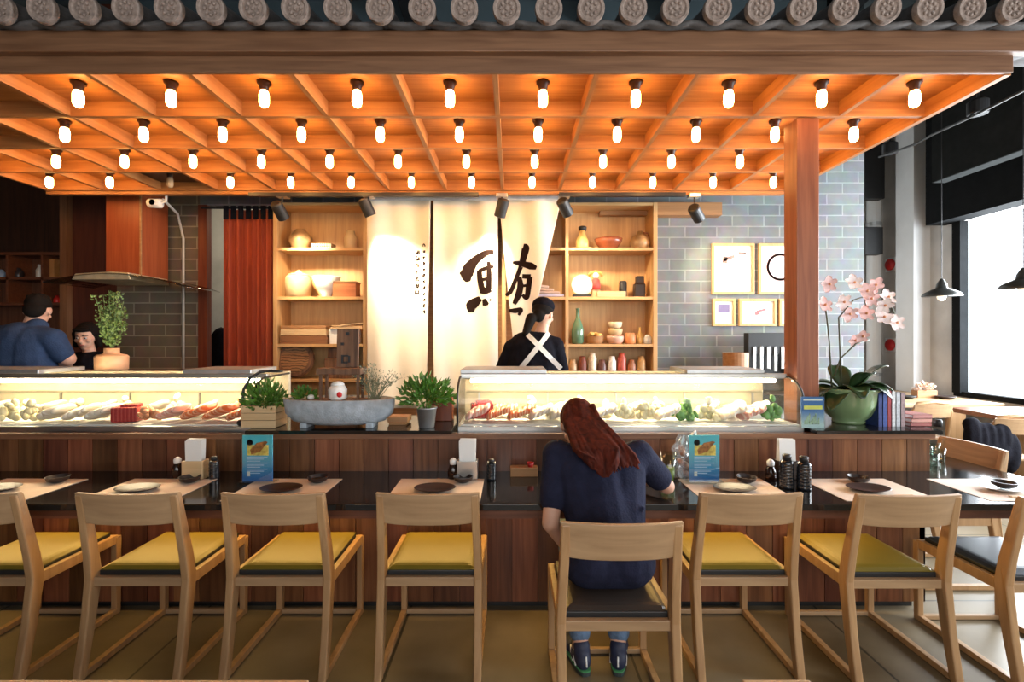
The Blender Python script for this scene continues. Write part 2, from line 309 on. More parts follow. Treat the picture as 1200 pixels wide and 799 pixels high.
# ------------------------------------------------------------------ canopy
RX0, CW = -.086, .5125; D0 = [2.437, 2.90, 3.385, 3.87, 4.35]; ZR, ZP = 2.79, 2.877
xs = [RX0+CW*k for k in range(-8, 6)]
cn = thing('wooden_canopy', 'large coffered cedar canopy with bulb cells above the sushi bar', 'canopy', (0, 0, 0))
MB().box(xs[0], xs[-1], 2.424, 4.38, ZP, ZP+.03).build('panel', M_can, cn)
for i, x in enumerate(xs): MB().box(x-.014, x+.014, 2.424, 4.36, ZR, ZP+.001).build('rib', M_cany, cn)
for d in D0[1:]: MB().box(xs[0]-.014, xs[-1]+.014, d-.014, d+.014, ZR-.002, ZP+.001).build('cross_rib', M_can, cn)
MB().box(xs[0]-.1, xs[-1]+.012, 2.40, 2.425, 2.784, 2.876).build('fascia_board', M_beam, cn, bevel=.004)
MB().box(xs[0]-.2, 3.4, 2.355, 2.405, 2.862, 2.966).build('top_beam', M_beam, cn, bevel=.005)
MB().box(xs[-1]-.012, xs[-1]+.02, 2.42, 4.38, ZR-.01, ZP+.06).build('edge_board', M_cany, cn)
MB().box(xs[0]-.02, xs[-1]-.02, 4.366, 4.42, ZR-.03, ZP+.06).build('back_beam', M_can, cn)
lbl(MB().box(xs[2]+.02, xs[3]-.02, 3.89, 4.33, ZP-.02, ZP-.001).build('vent_panel', M_dark, cn), 'dark brown panel closing one coffer')
# column
c = thing('wooden_column', 'square reddish wooden column holding up the right of the canopy', 'column', (1.775, 2.97, 0))
MB().box(-.067, .067, -.07, .07, 0, 2.785).build('shaft', M_postw, c, bevel=.004)
# bulbs
b0 = thing('light_bulb', '', 'light bulb', (0, 0, 0), 0, 'bare bulbs in the canopy coffers')
MB().lathe([(.036, ZP), (.036, ZP-.012), (.027, ZP-.018), (.023, ZP-.045), (.020, ZP-.05)], 16).build('socket', mat('brown_bakelite', (.05, .018, .01), .4), b0, smooth=True)
bulb = MB().lathe([(.016, ZP-.046), (.022, ZP-.056), (.026, ZP-.072), (.026, ZP-.115), (.021, ZP-.131), (.010, ZP-.139), (.0, ZP-.141)], 16).build('bulb', M_bulb, b0, smooth=True)
first = True; off_bulb = None
for row in range(4):
    d = (D0[row]+D0[row+1])/2; i = 0
    rn = ['nearest', 'second', 'third', 'rearmost'][row]
    for k in range(-8, 5):
        x = RX0+CW*(k+.5); px = 600+x*F/d
        if px < -15: continue
        dead = (row == 3 and k == -6)
        lab = ('dark unlit bulb under the vent panel of the canopy' if dead else 'glowing bulb in the %s row of the canopy, %s' % (rn, nth(i)))
        i += 1
        if first: b0.location = (x, d, 0); b0['label'] = lab; first = False
        else:
            o = dup(b0, (x, d, 0), 0, lab)
            if dead:
                for ch in kids(o):
                    if ch.name.startswith('bulb'): ch.data = ch.data.copy(); ch.data.materials[0] = mat('unlit_bulb', (.35, .25, .15), .2)
# tiled eave above the beam
ev = thing('tiled_eave', 'grey pan tiles forming the small eave above the front beam', 'roof', (0, 0, 0))
sl = math.tan(R(14)); zt = 2.955
def pan(u, v):
    x = xs[0]-.2+(3.9-xs[0])*u; y = 2.30+.62*v
    return (x, y, zt+sl*(y-2.30)+.016*abs(math.sin(math.pi*(x-.02)/.2095))**.7*-1+.018)
MB().sheet(pan, 420, 3).build('pan_tiles', M_tile, ev, solid=.018, smooth=True)
cxs = [2+i*49.3 for i in range(0, 25)]
tl0 = None
rotm = Matrix.Rotation(R(-76), 4, 'X')
for i, cx in enumerate([-47]+cxs):
    x = WX(cx, 2.26); 
    if tl0 is None:
        tl0 = thing('round_roof_tile', 'round-capped roof tile on the eave, leftmost', 'roof tile', (x, 2.26, zt+.045), 0, 'round cap tiles along the eave')
        MB().lathe([(.052, 0), (.052, .62)], 20, axis=Matrix.Rotation(R(-76), 4, 'X')).build('barrel', M_tile, tl0, smooth=False)
        e = MB().lathe([(.0, -.012), (.044, -.012), (.050, -.020), (.062, -.020), (.064, -.012), (.064, .012), (.05, .014)], 28, axis=Matrix.Rotation(R(-80), 4, 'X')).build('end_cap', M_tilee, tl0, smooth=False)
        fl = MB()
        mt = Matrix.Rotation(R(-80), 4, 'X')
        for k in range(8):
            a = k*math.pi/4; fl.ball(mt @ Vector((.027*math.cos(a), .027*math.sin(a), -.014)), (.009, .006, .009), 8, 6)
        fl.ball(mt @ Vector((0, 0, -.014)), (.011, .006, .011), 8, 6)
        o2 = fl.build('rosette', M_tilee, e, smooth=True)
    else:
        dup(tl0, (x, 2.26, zt+.045), 0, 'round-capped roof tile on the eave, ' + (ORD[i] if i < 26 else 'last')+' from the left')
# track spotlights under the back beam
spots = [(328, 247, -.35, (-1.95, 5.0, 1.95)), (430, 243, .08, (-.98, 4.6, 1.85)), (588, 244, 0, (-.30, 4.6, 1.9)), (662, 243, -.5, (1.0, 5.0, 1.9)), (816, 250, -.45, (2.35, 5.07, 2.0))]
SPN = ['leftmost, over the left shelf', 'left of the cream curtain', 'over the middle of the cream curtain', 'at the right edge of the cream curtain', 'in front of the grey brick wall']
for (px, py, tilt, tgt), nm, en in zip(spots, SPN, (150, 290, 170, 95, 90)):
    d = 4.30; p0 = Vector((WX(px, d), d, 0)); z = WZ(py, d)
    t = thing('track_spotlight', 'black cylinder spotlight '+nm, 'spotlight', (p0.x, d, z), 0, 'track spotlights under the canopy')
    MB().box(-.05, .05, .02, .10, ZR-.065-z, ZR-.032-z).build('mount', M_metal, t, bevel=.004)
    MB().tube([(0, .05, ZR-.05-z), (0, .03, .06)], .008).build('stem', M_matte, t)
    dirv = (Vector(tgt)-Vector((p0.x, d, z))).normalized()
    # body aims at target
    rotq = Vector((0, 0, -1)).rotation_difference(dirv).to_matrix().to_4x4()
    MB().lathe([(.03, .085), (.045, .08), (.052, .07), (.052, -.075), (.046, -.078), (.044, -.05)], 20, axis=rotq).build('housing', M_matte, t, smooth=False)
    MB().lathe([(.0, -.055), (.043, -.055)], 20, axis=rotq).build('lens', M_spotf, t)
    l = bpy.data.lights.new('spot_beam', 'SPOT'); l.energy = en; l.color = (1, .82, .55); l.spot_size = R(75); l.spot_blend = 1.0; l.shadow_soft_size = .04
    lo = bpy.data.objects.new('spot_beam', l); COL.objects.link(lo); lo.location = p0+Vector((0, 0, z))+dirv*.09
    lo.rotation_euler = dirv.to_track_quat('-Z', 'Y').to_euler()
tag(MB().box(-2.35, -.3, 4.31, 4.35, ZR-.062, ZR-.03).build('light_track', M_matte), 'long black track carrying the spotlights over the left shelf and curtain', 'track')
tag(MB().box(.42, 1.55, 4.31, 4.35, ZR-.062, ZR-.03).build('light_track', M_matte), 'black track carrying the spotlights over the right shelf', 'track')
struct(MB().box(.9, 2.15, 4.95, BW, 2.72, 2.85).build('trim_8', M_midwood))
# ------------------------------------------------------------------ bar
ct = thing('bar_counter', 'long L-shaped bar with glossy black stone top and wooden panelling', 'bar counter')
ZC = .71
top = MB().prism([(-4.6, 2.2), (2.78, 2.2), (2.78, 4.5), (2.37, 4.5), (2.37, 2.75), (-4.6, 2.75)], ZC-.03, ZC, 'z')
top.build('countertop', M_black, ct, bevel=.003)
MB().box(-4.6, 2.70, 2.255, 2.285, ZC-.085, ZC-.03).box(2.67, 2.70, 2.285, 4.45, ZC-.085, ZC-.03).build('apron', wood('apron_wood', (.07, .022, .010), (.15, .055, .028), 'x', .4), ct)
def planks(x0, x1, y, z0, z1, step=.14):
    mb = MB(); mb.box(x0, x1, y+.012, y+.03, z0, z1); k = math.floor(x0/step)
    while k*step < x1:
        a = max(x0, k*step+.002); b = min(x1, (k+1)*step-.002)
        if b-a > .01: mb.box(a, b, y, y+.013, z0, z1)
        k += 1
    return mb
def planksy(y0, y1, x, z0, z1, step=.14):
    mb = MB(); mb.box(x-.03, x-.012, y0, y1, z0, z1); k = math.floor(y0/step)
    while k*step < y1:
        a = max(y0, k*step+.002); b = min(y1, (k+1)*step-.002)
        if b-a > .01: mb.box(x-.013, x, a, b, z0, z1)
        k += 1
    return mb
planks(-4.6, 2.22, 2.60, .05, ZC-.03).build('lower_cladding', M_riser, ct)
planksy(2.6, 4.45, 2.22, .05, ZC-.03).build('lower_cladding', M_risery, ct)
MB().box(-4.6, 2.19, 2.65, 2.70, 0, .06).build('plinth', M_matte, ct)
planks(-4.6, 2.37, 2.745, ZC, .925).build('riser_cladding', M_riser, ct)
planksy(2.75, 4.45, 2.37, ZC, .925).build('riser_cladding', M_risery, ct)
MB().box(-4.6, 2.39, 2.728, 2.76, .895, .925).build('riser_trim', wood('trim_wood', (.13, .055, .028), (.24, .115, .06), 'x', .35), ct, bevel=.002)
sb = MB(); sb.box(-1.50, -.34, 2.715, 3.25, .925, .945); sb.box(1.71, 2.42, 2.715, 4.4, .925, .945); sb.box(-4.6, 1.72, 2.79, 3.35, .86, .90)
sb.build('upper_shelf', M_black, ct, bevel=.002)
MB().box(-4.6, 2.2, 3.26, 3.30, 0, .9).build('service_side', M_dark, ct)
# ------------------------------------------------------------------ display cases
def case(x0, x1, label, covers):
    t = thing('display_case', label, 'display case', ((x0+x1)/2, 2.8, .90)); a = x0-(x0+x1)/2; b = -a
    zb = .055; zt_ = .345
    MB().box(a, b, 0, .50, 0, zb).build('base', M_metal, t, bevel=.006)
    MB().box(a+.02, b-.02, .02, .48, zb, zb+.006).build('deck', M_white, t)
    prof = [(.01, zb), (.01, .19)]+[(.01+.17*(1-math.cos(q)), .19+.135*math.sin(q)) for q in [math.pi/2*k/8 for k in range(1, 9)]]
    def gf(u, v):
        k = u*(len(prof)-1); i = min(int(k), len(prof)-2); fr = k-i
        return (a+(b-a)*v, prof[i][0]*(1-fr)+prof[i+1][0]*fr, prof[i][1]*(1-fr)+prof[i+1][1]*fr)
    MB().sheet(gf, len(prof)-1, 2).build('glass_front', M_glass, t, smooth=True)
    for xx in (a, b):
        e = MB(); e.prism([(p_[0], p_[1]) for p_ in prof]+[(.48, .325), (.48, zb)], xx-.003, xx+.003, 'x'); e.build('end_glass', M_glass, t)
        s_ = MB(); pp = [(xx, p_[0], p_[1]) for p_ in prof]+[(xx, .48, .325)]; s_.tube(pp, .007, 6); s_.build('end_trim', M_matte, t, smooth=True)
    MB().box(a, b, .18, .215, .315, .345).build('top_rail', M_metal, t, bevel=.003)
    MB().box(a, b, .215, .49, .325, .333).build('top_glass', M_glass, t)
    MB().box(a, b, .47, .50, .055, .34).build('back_frame', M_cream, t)
    MB().box(a+.06, b-.06, .195, .23, .290, .312).build('lamp_tube', M_tube, t, bevel=.006)
    MB().box(a+.02, b-.02, .34, .46, .205, .211).build('inner_shelf', M_glass, t)
    for xx in [a+.1+(b-a-.2)*k/4 for k in range(5)]: MB().box(xx-.006, xx+.006, .40, .412, zb, .205).build('shelf_post', M_metal, t)
    for (p0, p1) in covers:
        MB().box(p0-(x0+x1)/2, p1-(x0+x1)/2, .17, .5, .345, .372).build('top_cover', M_zinc, t, bevel=.004)
    return t
case(-3.55, -1.51, 'long glass sushi case at the left of the bar, beside the crate planter', [(-3.5, WX(50, 3.0)), (WX(218, 3.0), WX(297, 3.0))])
case(-.317, 1.694, 'long glass sushi case in the middle of the bar, beyond the seated customer', [(WX(540, 3.0), WX(640, 3.0)), (WX(803, 3.0), WX(893, 3.0))])
# seafood
M_salm = stripes('salmon_flesh', (.80, .20, .06), (.95, .55, .35), 22, 'X', .3); M_tuna = stripes('tuna_flesh', (.30, .02, .02), (.42, .06, .05), 18, 'X', .25)
M_pinkf = stripes('pink_fish', (.75, .38, .32), (.88, .68, .6), 20, 'X', .3); M_whitef = stripes('white_fish', (.82, .74, .62), (.92, .88, .8), 16, 'X', .3)
M_ice = mat('ice_and_lemon', (.85, .78, .50), .3, var=.12, scale=40); M_greenf = mat('green_garnish', (.12, .28, .08), .5, var=.4, scale=40); M_shell = mat('shellfish', (.55, .25, .13), .45, var=.5, scale=40); M_prawn = stripes('prawn', (.85, .35, .16), (.95, .8, .7), 45, 'X', .35)
def food(kind, x, y, zz, s, label, rz):
    mm, nm, cat = {'salmon': (M_salm, 'salmon_fillet', 'fish'), 'tuna': (M_tuna, 'tuna_block', 'fish'), 'pink': (M_pinkf, 'fish_fillet', 'fish'), 'white': (M_whitef, 'white_fish_fillet', 'fish'), 'lemon': (M_ice, 'citrus_heap', 'garnish'), 'green': (M_greenf, 'leafy_garnish', 'garnish'), 'shell': (M_shell, 'shellfish_heap', 'shellfish'), 'prawn': (M_prawn, 'prawn_heap', 'prawns')}[kind]
    mb = MB(); rnd = random.Random(int(x*1000))
    if kind in ('salmon', 'pink', 'white'):
        n = 4
        for k in range(n): mb.ball(((k-1.5)*.028*s, rnd.uniform(-.01, .01), .03+.008*k), (.03*s, .075, .014), 12, 7, rot=(0, R(-40), rnd.uniform(-.2, .2)))
    elif kind == 'tuna': mb.obox((0, 0, .032), (.12*s, .1, .06), (0, 0, 0)); mb.obox((.01, .01, .066), (.08*s, .07, .014), (0, 0, .1))
    elif kind == 'prawn':
        for k in range(6):
            c0 = Vector(((k-2.5)*.02, rnd.uniform(-.02, .02), .02)); mb.tube([c0+Vector((0, -.04, 0)), c0+Vector((0, -.02, .028)), c0+Vector((0, .012, .03)), c0+Vector((.004, .035, .01))], [.005, .011, .012, .006], 8)
    else:
        for k in range(16):
            a = rnd.uniform(0, 6.28); q = rnd.uniform(0, .05); h_ = .085*(1-q/.06)
            mb.ball((q*math.cos(a)*s, q*math.sin(a), .015+h_*rnd.random()), (rnd.uniform(.012, .024), rnd.uniform(.012, .024), rnd.uniform(.008, .018)), 8, 6, rot=(rnd.random(), rnd.random(), 0))
    o = mb.build(nm, mm, None, smooth=(kind != 'tuna'), loc=(x, y, zz), rot=(0, 0, rz), bevel=.006 if kind == 'tuna' else 0)
    o.scale = (1.15, 1.1, 1.45)
    tag(o, label, cat, 'seafood laid out in the sushi cases')
KN = {'salmon': 'orange salmon slices', 'tuna': 'dark red tuna block', 'pink': 'pink fish slices', 'white': 'pale white fish slices', 'lemon': 'heap of pale yellow citrus pieces', 'green': 'clump of green garnish', 'shell': 'heap of brown red shellfish', 'prawn': 'row of orange striped prawns'}
def fill(x0, x1, front, back, cn_):
    for row, lst in ((0, front), (1, back)):
        cnt = {}
        tot = {k: lst.count(k) for k in lst}
        for i, k in enumerate(lst):
            x = x0+(x1-x0)*(i+.5)/len(lst); cnt[k] = cnt.get(k, -1)+1
            where = '' if tot[k] == 1 else ', %s' % nth(cnt[k])
            food(k, x, 2.92+.15*row+random.uniform(-.01, .01), .962+(0.0 if row == 0 else .035)*0, 1.0, '%s, %s row of the %s case%s' % (KN[k], ['front', 'back'][row], cn_, where), random.uniform(-.25, .25))
fill(-3.5, -1.55, ['shell', 'prawn', 'lemon', 'lemon', 'lemon', 'white', 'white', 'white', 'tuna', 'shell', 'pink', 'salmon', 'salmon', 'salmon'], ['shell', 'white', 'lemon', 'white', 'lemon', 'white', 'lemon', 'white', 'lemon', 'white', 'salmon', 'pink'], 'left')
fill(-.27, 1.63, ['pink', 'salmon', 'salmon', 'white', 'white', 'lemon', 'white', 'lemon', 'lemon', 'white', 'green', 'lemon', 'white', 'pink', 'green'], ['tuna', 'prawn', 'lemon', 'white', 'lemon', 'lemon', 'white', 'lemon', 'green', 'white', 'pink', 'white'], 'middle')
# ------------------------------------------------------------------ dining chairs
def make_chair(seatm, label):
    t = thing('dining_chair', label, 'chair', (0, 0, 0), 0, 'wooden chairs at the sushi bar'); hw = .212
    def post_pts(): return [(-.245, 0), (-.205, .20), (-.175, .41), (-.19, .52), (-.218, .66), (-.247, .80)]
    for s in (-1, 1):
        mb = MB(); pts = post_pts(); th = [.020, .024, .030, .027, .023, .018]
        pl = [(y-th[i], z) for i, (y, z) in enumerate(pts)]+[(y+th[i], z) for i, (y, z) in reversed(list(enumerate(pts)))]
        mb.prism(pl, s*hw-.017, s*hw+.017, 'x'); mb.v = [(v[0]-s*.012*max(0, v[2]-.42)/.38, v[1], v[2]) for v in mb.v]; mb.build('rear_leg', M_oak, t, bevel=.006)
        MB().prism([(.245, .0), (.275, .0), (.282, .41), (.245, .41)], s*hw-.015, s*hw+.015, 'x').build('front_leg', M_oak, t, bevel=.004)
        MB().prism([(-.17, .375), (.26, .375), (.26, .42), (-.17, .425)], s*hw-.013, s*hw+.013, 'x').build('side_rail', M_oak, t, bevel=.003)
        MB().prism([(-.24, .002), (.25, .002), (.25, .030), (-.24, .030)], s*hw-.014, s*hw+.014, 'x').build('floor_rail', M_oak, t, bevel=.003)
    MB().box(-hw, hw, -.19, -.165, .375, .415).build('rear_rail', M_oakx, t, bevel=.003)
    MB().box(-hw, hw, .25, .27, .375, .415).build('front_rail', M_oakx, t, bevel=.003)
    MB().box(-hw, hw, .25, .272, .004, .026).build('crossbar', M_oakx, t, bevel=.003)
    def br(th):
        def fn(u, v):
            x = (-hw-.008)+(2*hw+.016)*u; sag = .028*(1-(2*u-1)**2); z0 = .672-.010*(1-abs(2*u-1)**6)+.006; z = z0+(.808-z0)*v
            y = -.218-.21*(z-.66)-sag
            return Vector((x, y+th, z))
        return fn
    mb = MB(); n, mv = 20, 4; A = [br(-.010)(i/n, j/mv) for j in range(mv+1) for i in range(n+1)]; B = [br(.010)(i/n, j/mv) for j in range(mv+1) for i in range(n+1)]
    o = len(A); fs = []
    for j in range(mv):
        for i in range(n): q = (j*(n+1)+i, j*(n+1)+i+1, (j+1)*(n+1)+i+1, (j+1)*(n+1)+i); fs.append(q); fs.append(tuple(k+o for k in q)[::-1])
    for i in range(n): fs.append((i, i+1, i+1+o, i+o)); a = mv*(n+1)+i; fs.append((a, a+1, a+1+o, a+o))
    for j in range(mv): a = j*(n+1); fs.append((a, a+n+1, a+n+1+o, a+o)); a += n; fs.append((a, a+n+1, a+n+1+o, a+o))
    mb.add(A+B, fs).build('backrest', M_oakx, t, bevel=.003)
    def cu(u, v):
        x = (u-.5)*.386; y = -.158+.402*v; e = min(u, 1-u, v, 1-v); return Vector((x, y, .436+.016*min(1, e/.10)**.5))
    mb = MB(); mb.sheet(cu, 24, 24); mb.box(-.193, .193, -.158, .244, .433, .437); mb.build('seat', seatm, t, smooth=False); MB().box(-.195, .195, -.163, .246, .402, .434).build('cushion_base', M_matte, t, bevel=.004)
    return t
CY = 2.315
ch0 = make_chair(M_olive, 'oak chair with olive seat at the far left, cut off by the photo edge')
ch0.location = (-2.32, CY, 0)
def recol(o, m_):
    for ch in kids(o):
        if ch.name.startswith('seat'): ch.data = ch.data.copy(); ch.data.materials[0] = m_
dup(ch0, (-1.64, CY, 0), 0, 'oak chair with olive seat, second from the left along the bar')
dup(ch0, (-1.02, CY, 0), 0, 'oak chair with olive seat in front of the left blue menu stand')
dup(ch0, (-.36, CY, 0), 0, 'empty oak chair directly left of the seated customer')
c5 = dup(ch0, (.395, 1.99, 0), 0, 'oak chair the customer in navy sits on, pulled back from the bar'); recol(c5, M_seatd)
dup(ch0, (1.02, CY, 0), 0, 'empty oak chair directly right of the seated customer')
dup(ch0, (1.675, CY-.02, 0), 0, 'oak chair with olive seat beneath the orchid end of the bar')
c8 = dup(ch0, (2.33, 2.26, 0), 0, 'oak chair with charcoal blue seat at the far right front'); recol(c8, M_charc)
c9 = dup(ch0, (2.63, 3.03, 0), R(90), 'oak chair turned sideways round the corner end of the bar'); recol(c9, M_charc)
# foreground table corner and chair top
t = thing('dining_table', 'pale wooden table whose edge just shows along the bottom left', 'table', (-1.5, .55, 0))
MB().box(-1.1, 1.05, -.5, .525, .68, .71).build('tabletop', M_oakx, t, bevel=.004)
for x in (-1, .97):
    for y in (-.42, .44): MB().box(x-.03, x+.03, y-.03, y+.03, 0, .68).build('leg', M_oak, t)
t = thing('wooden_stool', 'pale wooden edge of a stool peeking in at the bottom right of centre', 'stool', (.585, 1.0, 0))
MB().box(-.075, .075, -.12, .075, .69, .71).build('seat', M_oakx, t, bevel=.003)
for x in (-.06, .06):
    for y in (-.1, .06): MB().box(x-.012, x+.012, y-.012, y+.012, 0, .69).build('leg', M_oak, t)
# ------------------------------------------------------------------ place settings
SEATN = ['far left', 'second seat from the left', 'third seat from the left', 'fourth seat, left of the customer', 'seat right of the customer', 'seat below the orchid', 'far right corner seat']
MX = [-2.49, -1.80, -1.13, -.37, 1.11, 1.77, 2.44]
mt0 = None
for i, x in enumerate(MX):
    rz = random.uniform(-.02, .02)
    o = MB().box(-.222, .222, -.175, .175, 0, .002).build('placemat', M_mat, None, loc=(x, 2.415, ZC+.0005), rot=(0, 0, rz)); tag(o, 'pale placemat on the black counter, '+SEATN[i], 'placemat', 'placemats along the bar')
    pr = [(.035, 0), (.05, .002), (.085, .014), (.092, .018), (.088, .018), (.05, .006), (0, .005)]
    o = MB().lathe(pr, 32, sx=1.12, sy=.8).build('oval_plate', mat('plate_lacquer', (.03, .012, .010), .34) if i != 6 else mat('pale_plate', (.55, .55, .55), .3), None, smooth=True, loc=(x-.01-.04*(i < 2), 2.39, ZC+.003), rot=(0, 0, rz)); tag(o, ('dark oval plate on the placemat, ' if i != 6 else 'pale rimmed plate on the placemat, ')+SEATN[i], 'plate', 'plates on the placemats')
    pr = [(.025, 0), (.03, .004), (.045, .012), (.052, .03), (.048, .03), (.04, .014), (0, .008)]
    bx = x+.115 if i < 5 else (x+.04 if i == 5 else x+.0)
    o = MB().lathe(pr, 44).build('small_bowl', M_lacq, None, smooth=False, loc=(bx, 2.53 if i != 6 else 2.40, ZC+.003+(.012 if i == 6 else 0))); tag(o, 'small dark bowl behind the plate, '+SEATN[i], 'bowl', 'small bowls on the placemats')
    t = tag(MB().tube([(-.11, 0, .004), (.11, .012, .004)], .0035, 6).tube([(-.11, .012, .004), (.11, .022, .004)], .0035, 6).build('chopsticks', M_ltwood, None, loc=(x+.03, 2.285, ZC+.003)), 'pair of chopsticks at the front of the placemat, '+SEATN[i], 'chopsticks', 'chopsticks on the placemats')
# ------------------------------------------------------------------ condiments
def napkins(px, label, boxm, d=2.60):
    x = WX(px, d); t = thing('napkin_holder', label, 'napkin holder', (x, d, ZC))
    mb = MB(); mb.box(-.055, .055, -.03, -.022, 0, .10); mb.box(-.055, .055, .022, .03, 0, .10); mb.box(-.055, -.047, -.022, .022, 0, .10); mb.box(.047, .055, -.022, .022, 0, .10); mb.box(-.055, .055, -.03, .03, 0, .008)
    mb.build('holder', boxm, t, bevel=.002)
    nb = MB()
    for k in range(6): nb.obox((0, -.015+.006*k, .11+.004*(k % 3)), (.086, .004, .19), (0, R(1.5*(k % 3-1)), 0))
    nb.build('napkins', M_white, t)
napkins(229, 'wooden napkin box full of white napkins by the left blue menu', M_ltwood)
napkins(548, 'steel napkin box with white napkins left of the customer', M_metal)
napkins(921, 'black napkin box with white napkins behind the ribbed bottles', M_lacq)
def soy(px, d, label, cap='white'):
    x = WX(px, d); t = thing('soy_sauce_bottle', label, 'bottle', (x, d, ZC), 0, 'soy sauce bottles on the bar')
    MB().lathe([(.024, 0), (.028, .004), (.028, .05), (.018, .072), (.014, .08)], 18).build('bottle', mat('soy_glass', (.02, .008, .005), .08), t, smooth=True)
    MB().lathe([(.018, .078), (.019, .098), (.012, .108), (.006, .112)], 16).build('cap', M_white if cap == 'white' else M_matte, t, smooth=True)
soy(208, 2.62, 'small soy bottle with white cap beside the left napkin box'); soy(531, 2.60, 'small soy bottle with white cap beside the steel napkin box'); soy(903, 2.57, 'small soy bottle with white cap beside the black napkin box')
def tallb(px, d, label, h, rr_, m_):
    t = thing('sauce_bottle', label, 'bottle', (WX(px, d), d, ZC), 0, 'dark bottles on the bar')
    b_ = MB()
    prof = [(rr_*.9, 0), (rr_, .005)]
    k = .015
    while k < h*.72: prof += [(rr_, k), (rr_*.93, k+.006), (rr_, k+.012)]; k += .016
    prof += [(rr_*.9, h*.78), (rr_*.5, h*.85)]
    b_.lathe(prof, 20).build('bottle', m_, t, smooth=True)
    MB().lathe([(rr_*.6, h*.84), (rr_*.62, h*.97), (rr_*.5, h)], 18).build('cap', M_matte, t, smooth=True)
M_dkg = mat('dark_bottle_glass', (.012, .014, .018), .12, coat=.5)
tallb(251, 2.60, 'dark ribbed bottle beside the left napkin box', .12, .026, M_dkg); tallb(576, 2.58, 'dark ribbed bottle in shade right of the steel napkin box', .11, .026, M_dkg)
tallb(922, 2.44, 'black ribbed bottle in front of the right napkin box', .17, .034, M_dkg); tallb(942, 2.42, 'black ribbed bottle at the far right of the condiment group', .165, .034, M_dkg)
M_post = grad('poster_blue', (.12, .62, .85), (.03, .12, .55), 0, .2)
def stand(px, d, label, wd=.155, ht=.25, z=ZC, pm=None, kind=0):
    t = thing('menu_stand', label, 'menu stand', (WX(px, d), d, z))
    if kind == 0: MB().box(-wd/2-.012, wd/2+.02, -.03, .03, 0, .012).build('base', M_clear, t)
    MB().box(-wd/2, wd/2, -.004, .004, .012 if kind == 0 else 0, ht).build('card', pm or M_post, t)
    MB().box(-wd/2-.003, wd/2+.003, -.0065, -.0045, .01 if kind == 0 else 0, ht+.003).build('acrylic_cover', M_clear, t)
    y = -.0044
    if kind == 0:
        MB().box(-wd*.33, wd*.38, y-.0008, y, ht*.58, ht*.80).build('photo', mat('photo_yellow', (.80, .52, .12), .4, var=.5, scale=45), t)
        MB().add([(-wd*.2, y-.001, ht*.60), (wd*.1, y-.001, ht*.66), (wd*.36, y-.001, ht*.86), (wd*.28, y-.001, ht*.88), (-wd*.02, y-.001, ht*.84), (-wd*.24, y-.001, ht*.70)], [(0, 1, 2, 3, 4, 5)]).build('dish_picture', mat('photo_brown', (.35, .12, .03), .4, var=.6, scale=60), t)
        MB().lathe([(0, 0), (.016, 0)], 14, c=(-wd*.25, y-.0011, ht*.85), axis=Matrix.Rotation(R(90), 4, 'X')).build('round_emblem', mat('emblem_navy', (.03, .06, .22), .4), t)
        tx = MB()
        for k in range(9):
            zz = ht*(.54-.042*k); tx.box(-wd*.34, wd*(.34-.12*((k*7) % 3)), y-.001, y, zz, zz+.0035)
        tx.build('printed_text', mat('print_pale', (.45, .6, .85), .5), t)
        MB().box(-wd*.34, -wd*.24, y-.001, y, ht*.15, ht*.24).build('phone_picture', M_white, t)
    else:
        MB().box(-wd*.40, wd*.42, y-.001, y, ht*.60, ht*.72).build('yellow_banner', mat('banner_yellow', (.75, .72, .15), .5), t)
        MB().box(-wd*.42, wd*.42, y-.001, y, ht*.88, ht*.93).build('title_line', M_white, t)
        tx = MB()
        for k in range(10): tx.box(-wd*.38+.009*k, -wd*.38+.009*k+.006, y-.001, y, ht*.12, ht*(.25+.22*((k*5) % 4)/3))
        tx.build('city_picture', mat('print_green', (.35, .45, .30), .5, var=.6, scale=60), t)
stand(302, 2.52, 'blue menu card in a clear stand at the left of the bar')
stand(825, 2.52, 'blue menu card in a clear stand right of the customer')
stand(952, 2.80, 'small blue and white card with yellow banner at the column foot', .13, .18, .945, grad('card_blue', (.10, .22, .60), (.75, .82, .92), .02, .1), 1)
# small wooden tray on the counter behind customer's left
t = thing('wooden_tray', 'small pale wooden tray with a red cup left of the customer', 'tray', (WX(614, 2.66), 2.66, ZC))
MB().box(-.075, .075, -.03, .03, 0, .05).build('tray', M_midwood, t, bevel=.003); lbl(MB().lathe([(.014, .05), (.02, .075), (.016, .075), (.01, .055)], 14, c=(.035, -.01, 0)).build('cup', mat('red_glaze', (.5, .03, .03), .3), t, smooth=True), 'small red cup')
# ------------------------------------------------------------------ things between the cases
def leaves(mb, c, rad, n, ln, wd, rnd, up=.4):
    for k in range(n):
        a = rnd.uniform(0, 6.283); el = math.acos(rnd.uniform(-.3, 1)); q = rnd.random()**.45
        p = Vector((c[0]+rad[0]*q*math.sin(el)*math.cos(a), c[1]+rad[1]*q*math.sin(el)*math.sin(a), c[2]+rad[2]*q*math.cos(el)))
        d = Vector((math.cos(a)*math.sin(el), math.sin(a)*math.sin(el), math.cos(el)+up)).normalized()
        d = (d+Vector((rnd.uniform(-.5, .5), rnd.uniform(-.5, .5), rnd.uniform(-.4, .4)))).normalized()
        s_ = d.cross(Vector((rnd.uniform(-1, 1), rnd.uniform(-1, 1), .3))).normalized(); nn = d.cross(s_); l_ = ln*rnd.uniform(.6, 1.2)
        mb.add([p, p+d*l_*.5+s_*wd*.5+nn*l_*.06, p+d*l_-nn*l_*.1, p+d*l_*.5-s_*wd*.5+nn*l_*.06], [(0, 1, 2, 3)])
rnd = random.Random(3)
d = 2.86; x = WX(310, d)
t = thing('crate_planter', 'pale wooden crate planter with bushy green plant beside the left case', 'potted plant', (x, d, .945))
cb_ = MB()
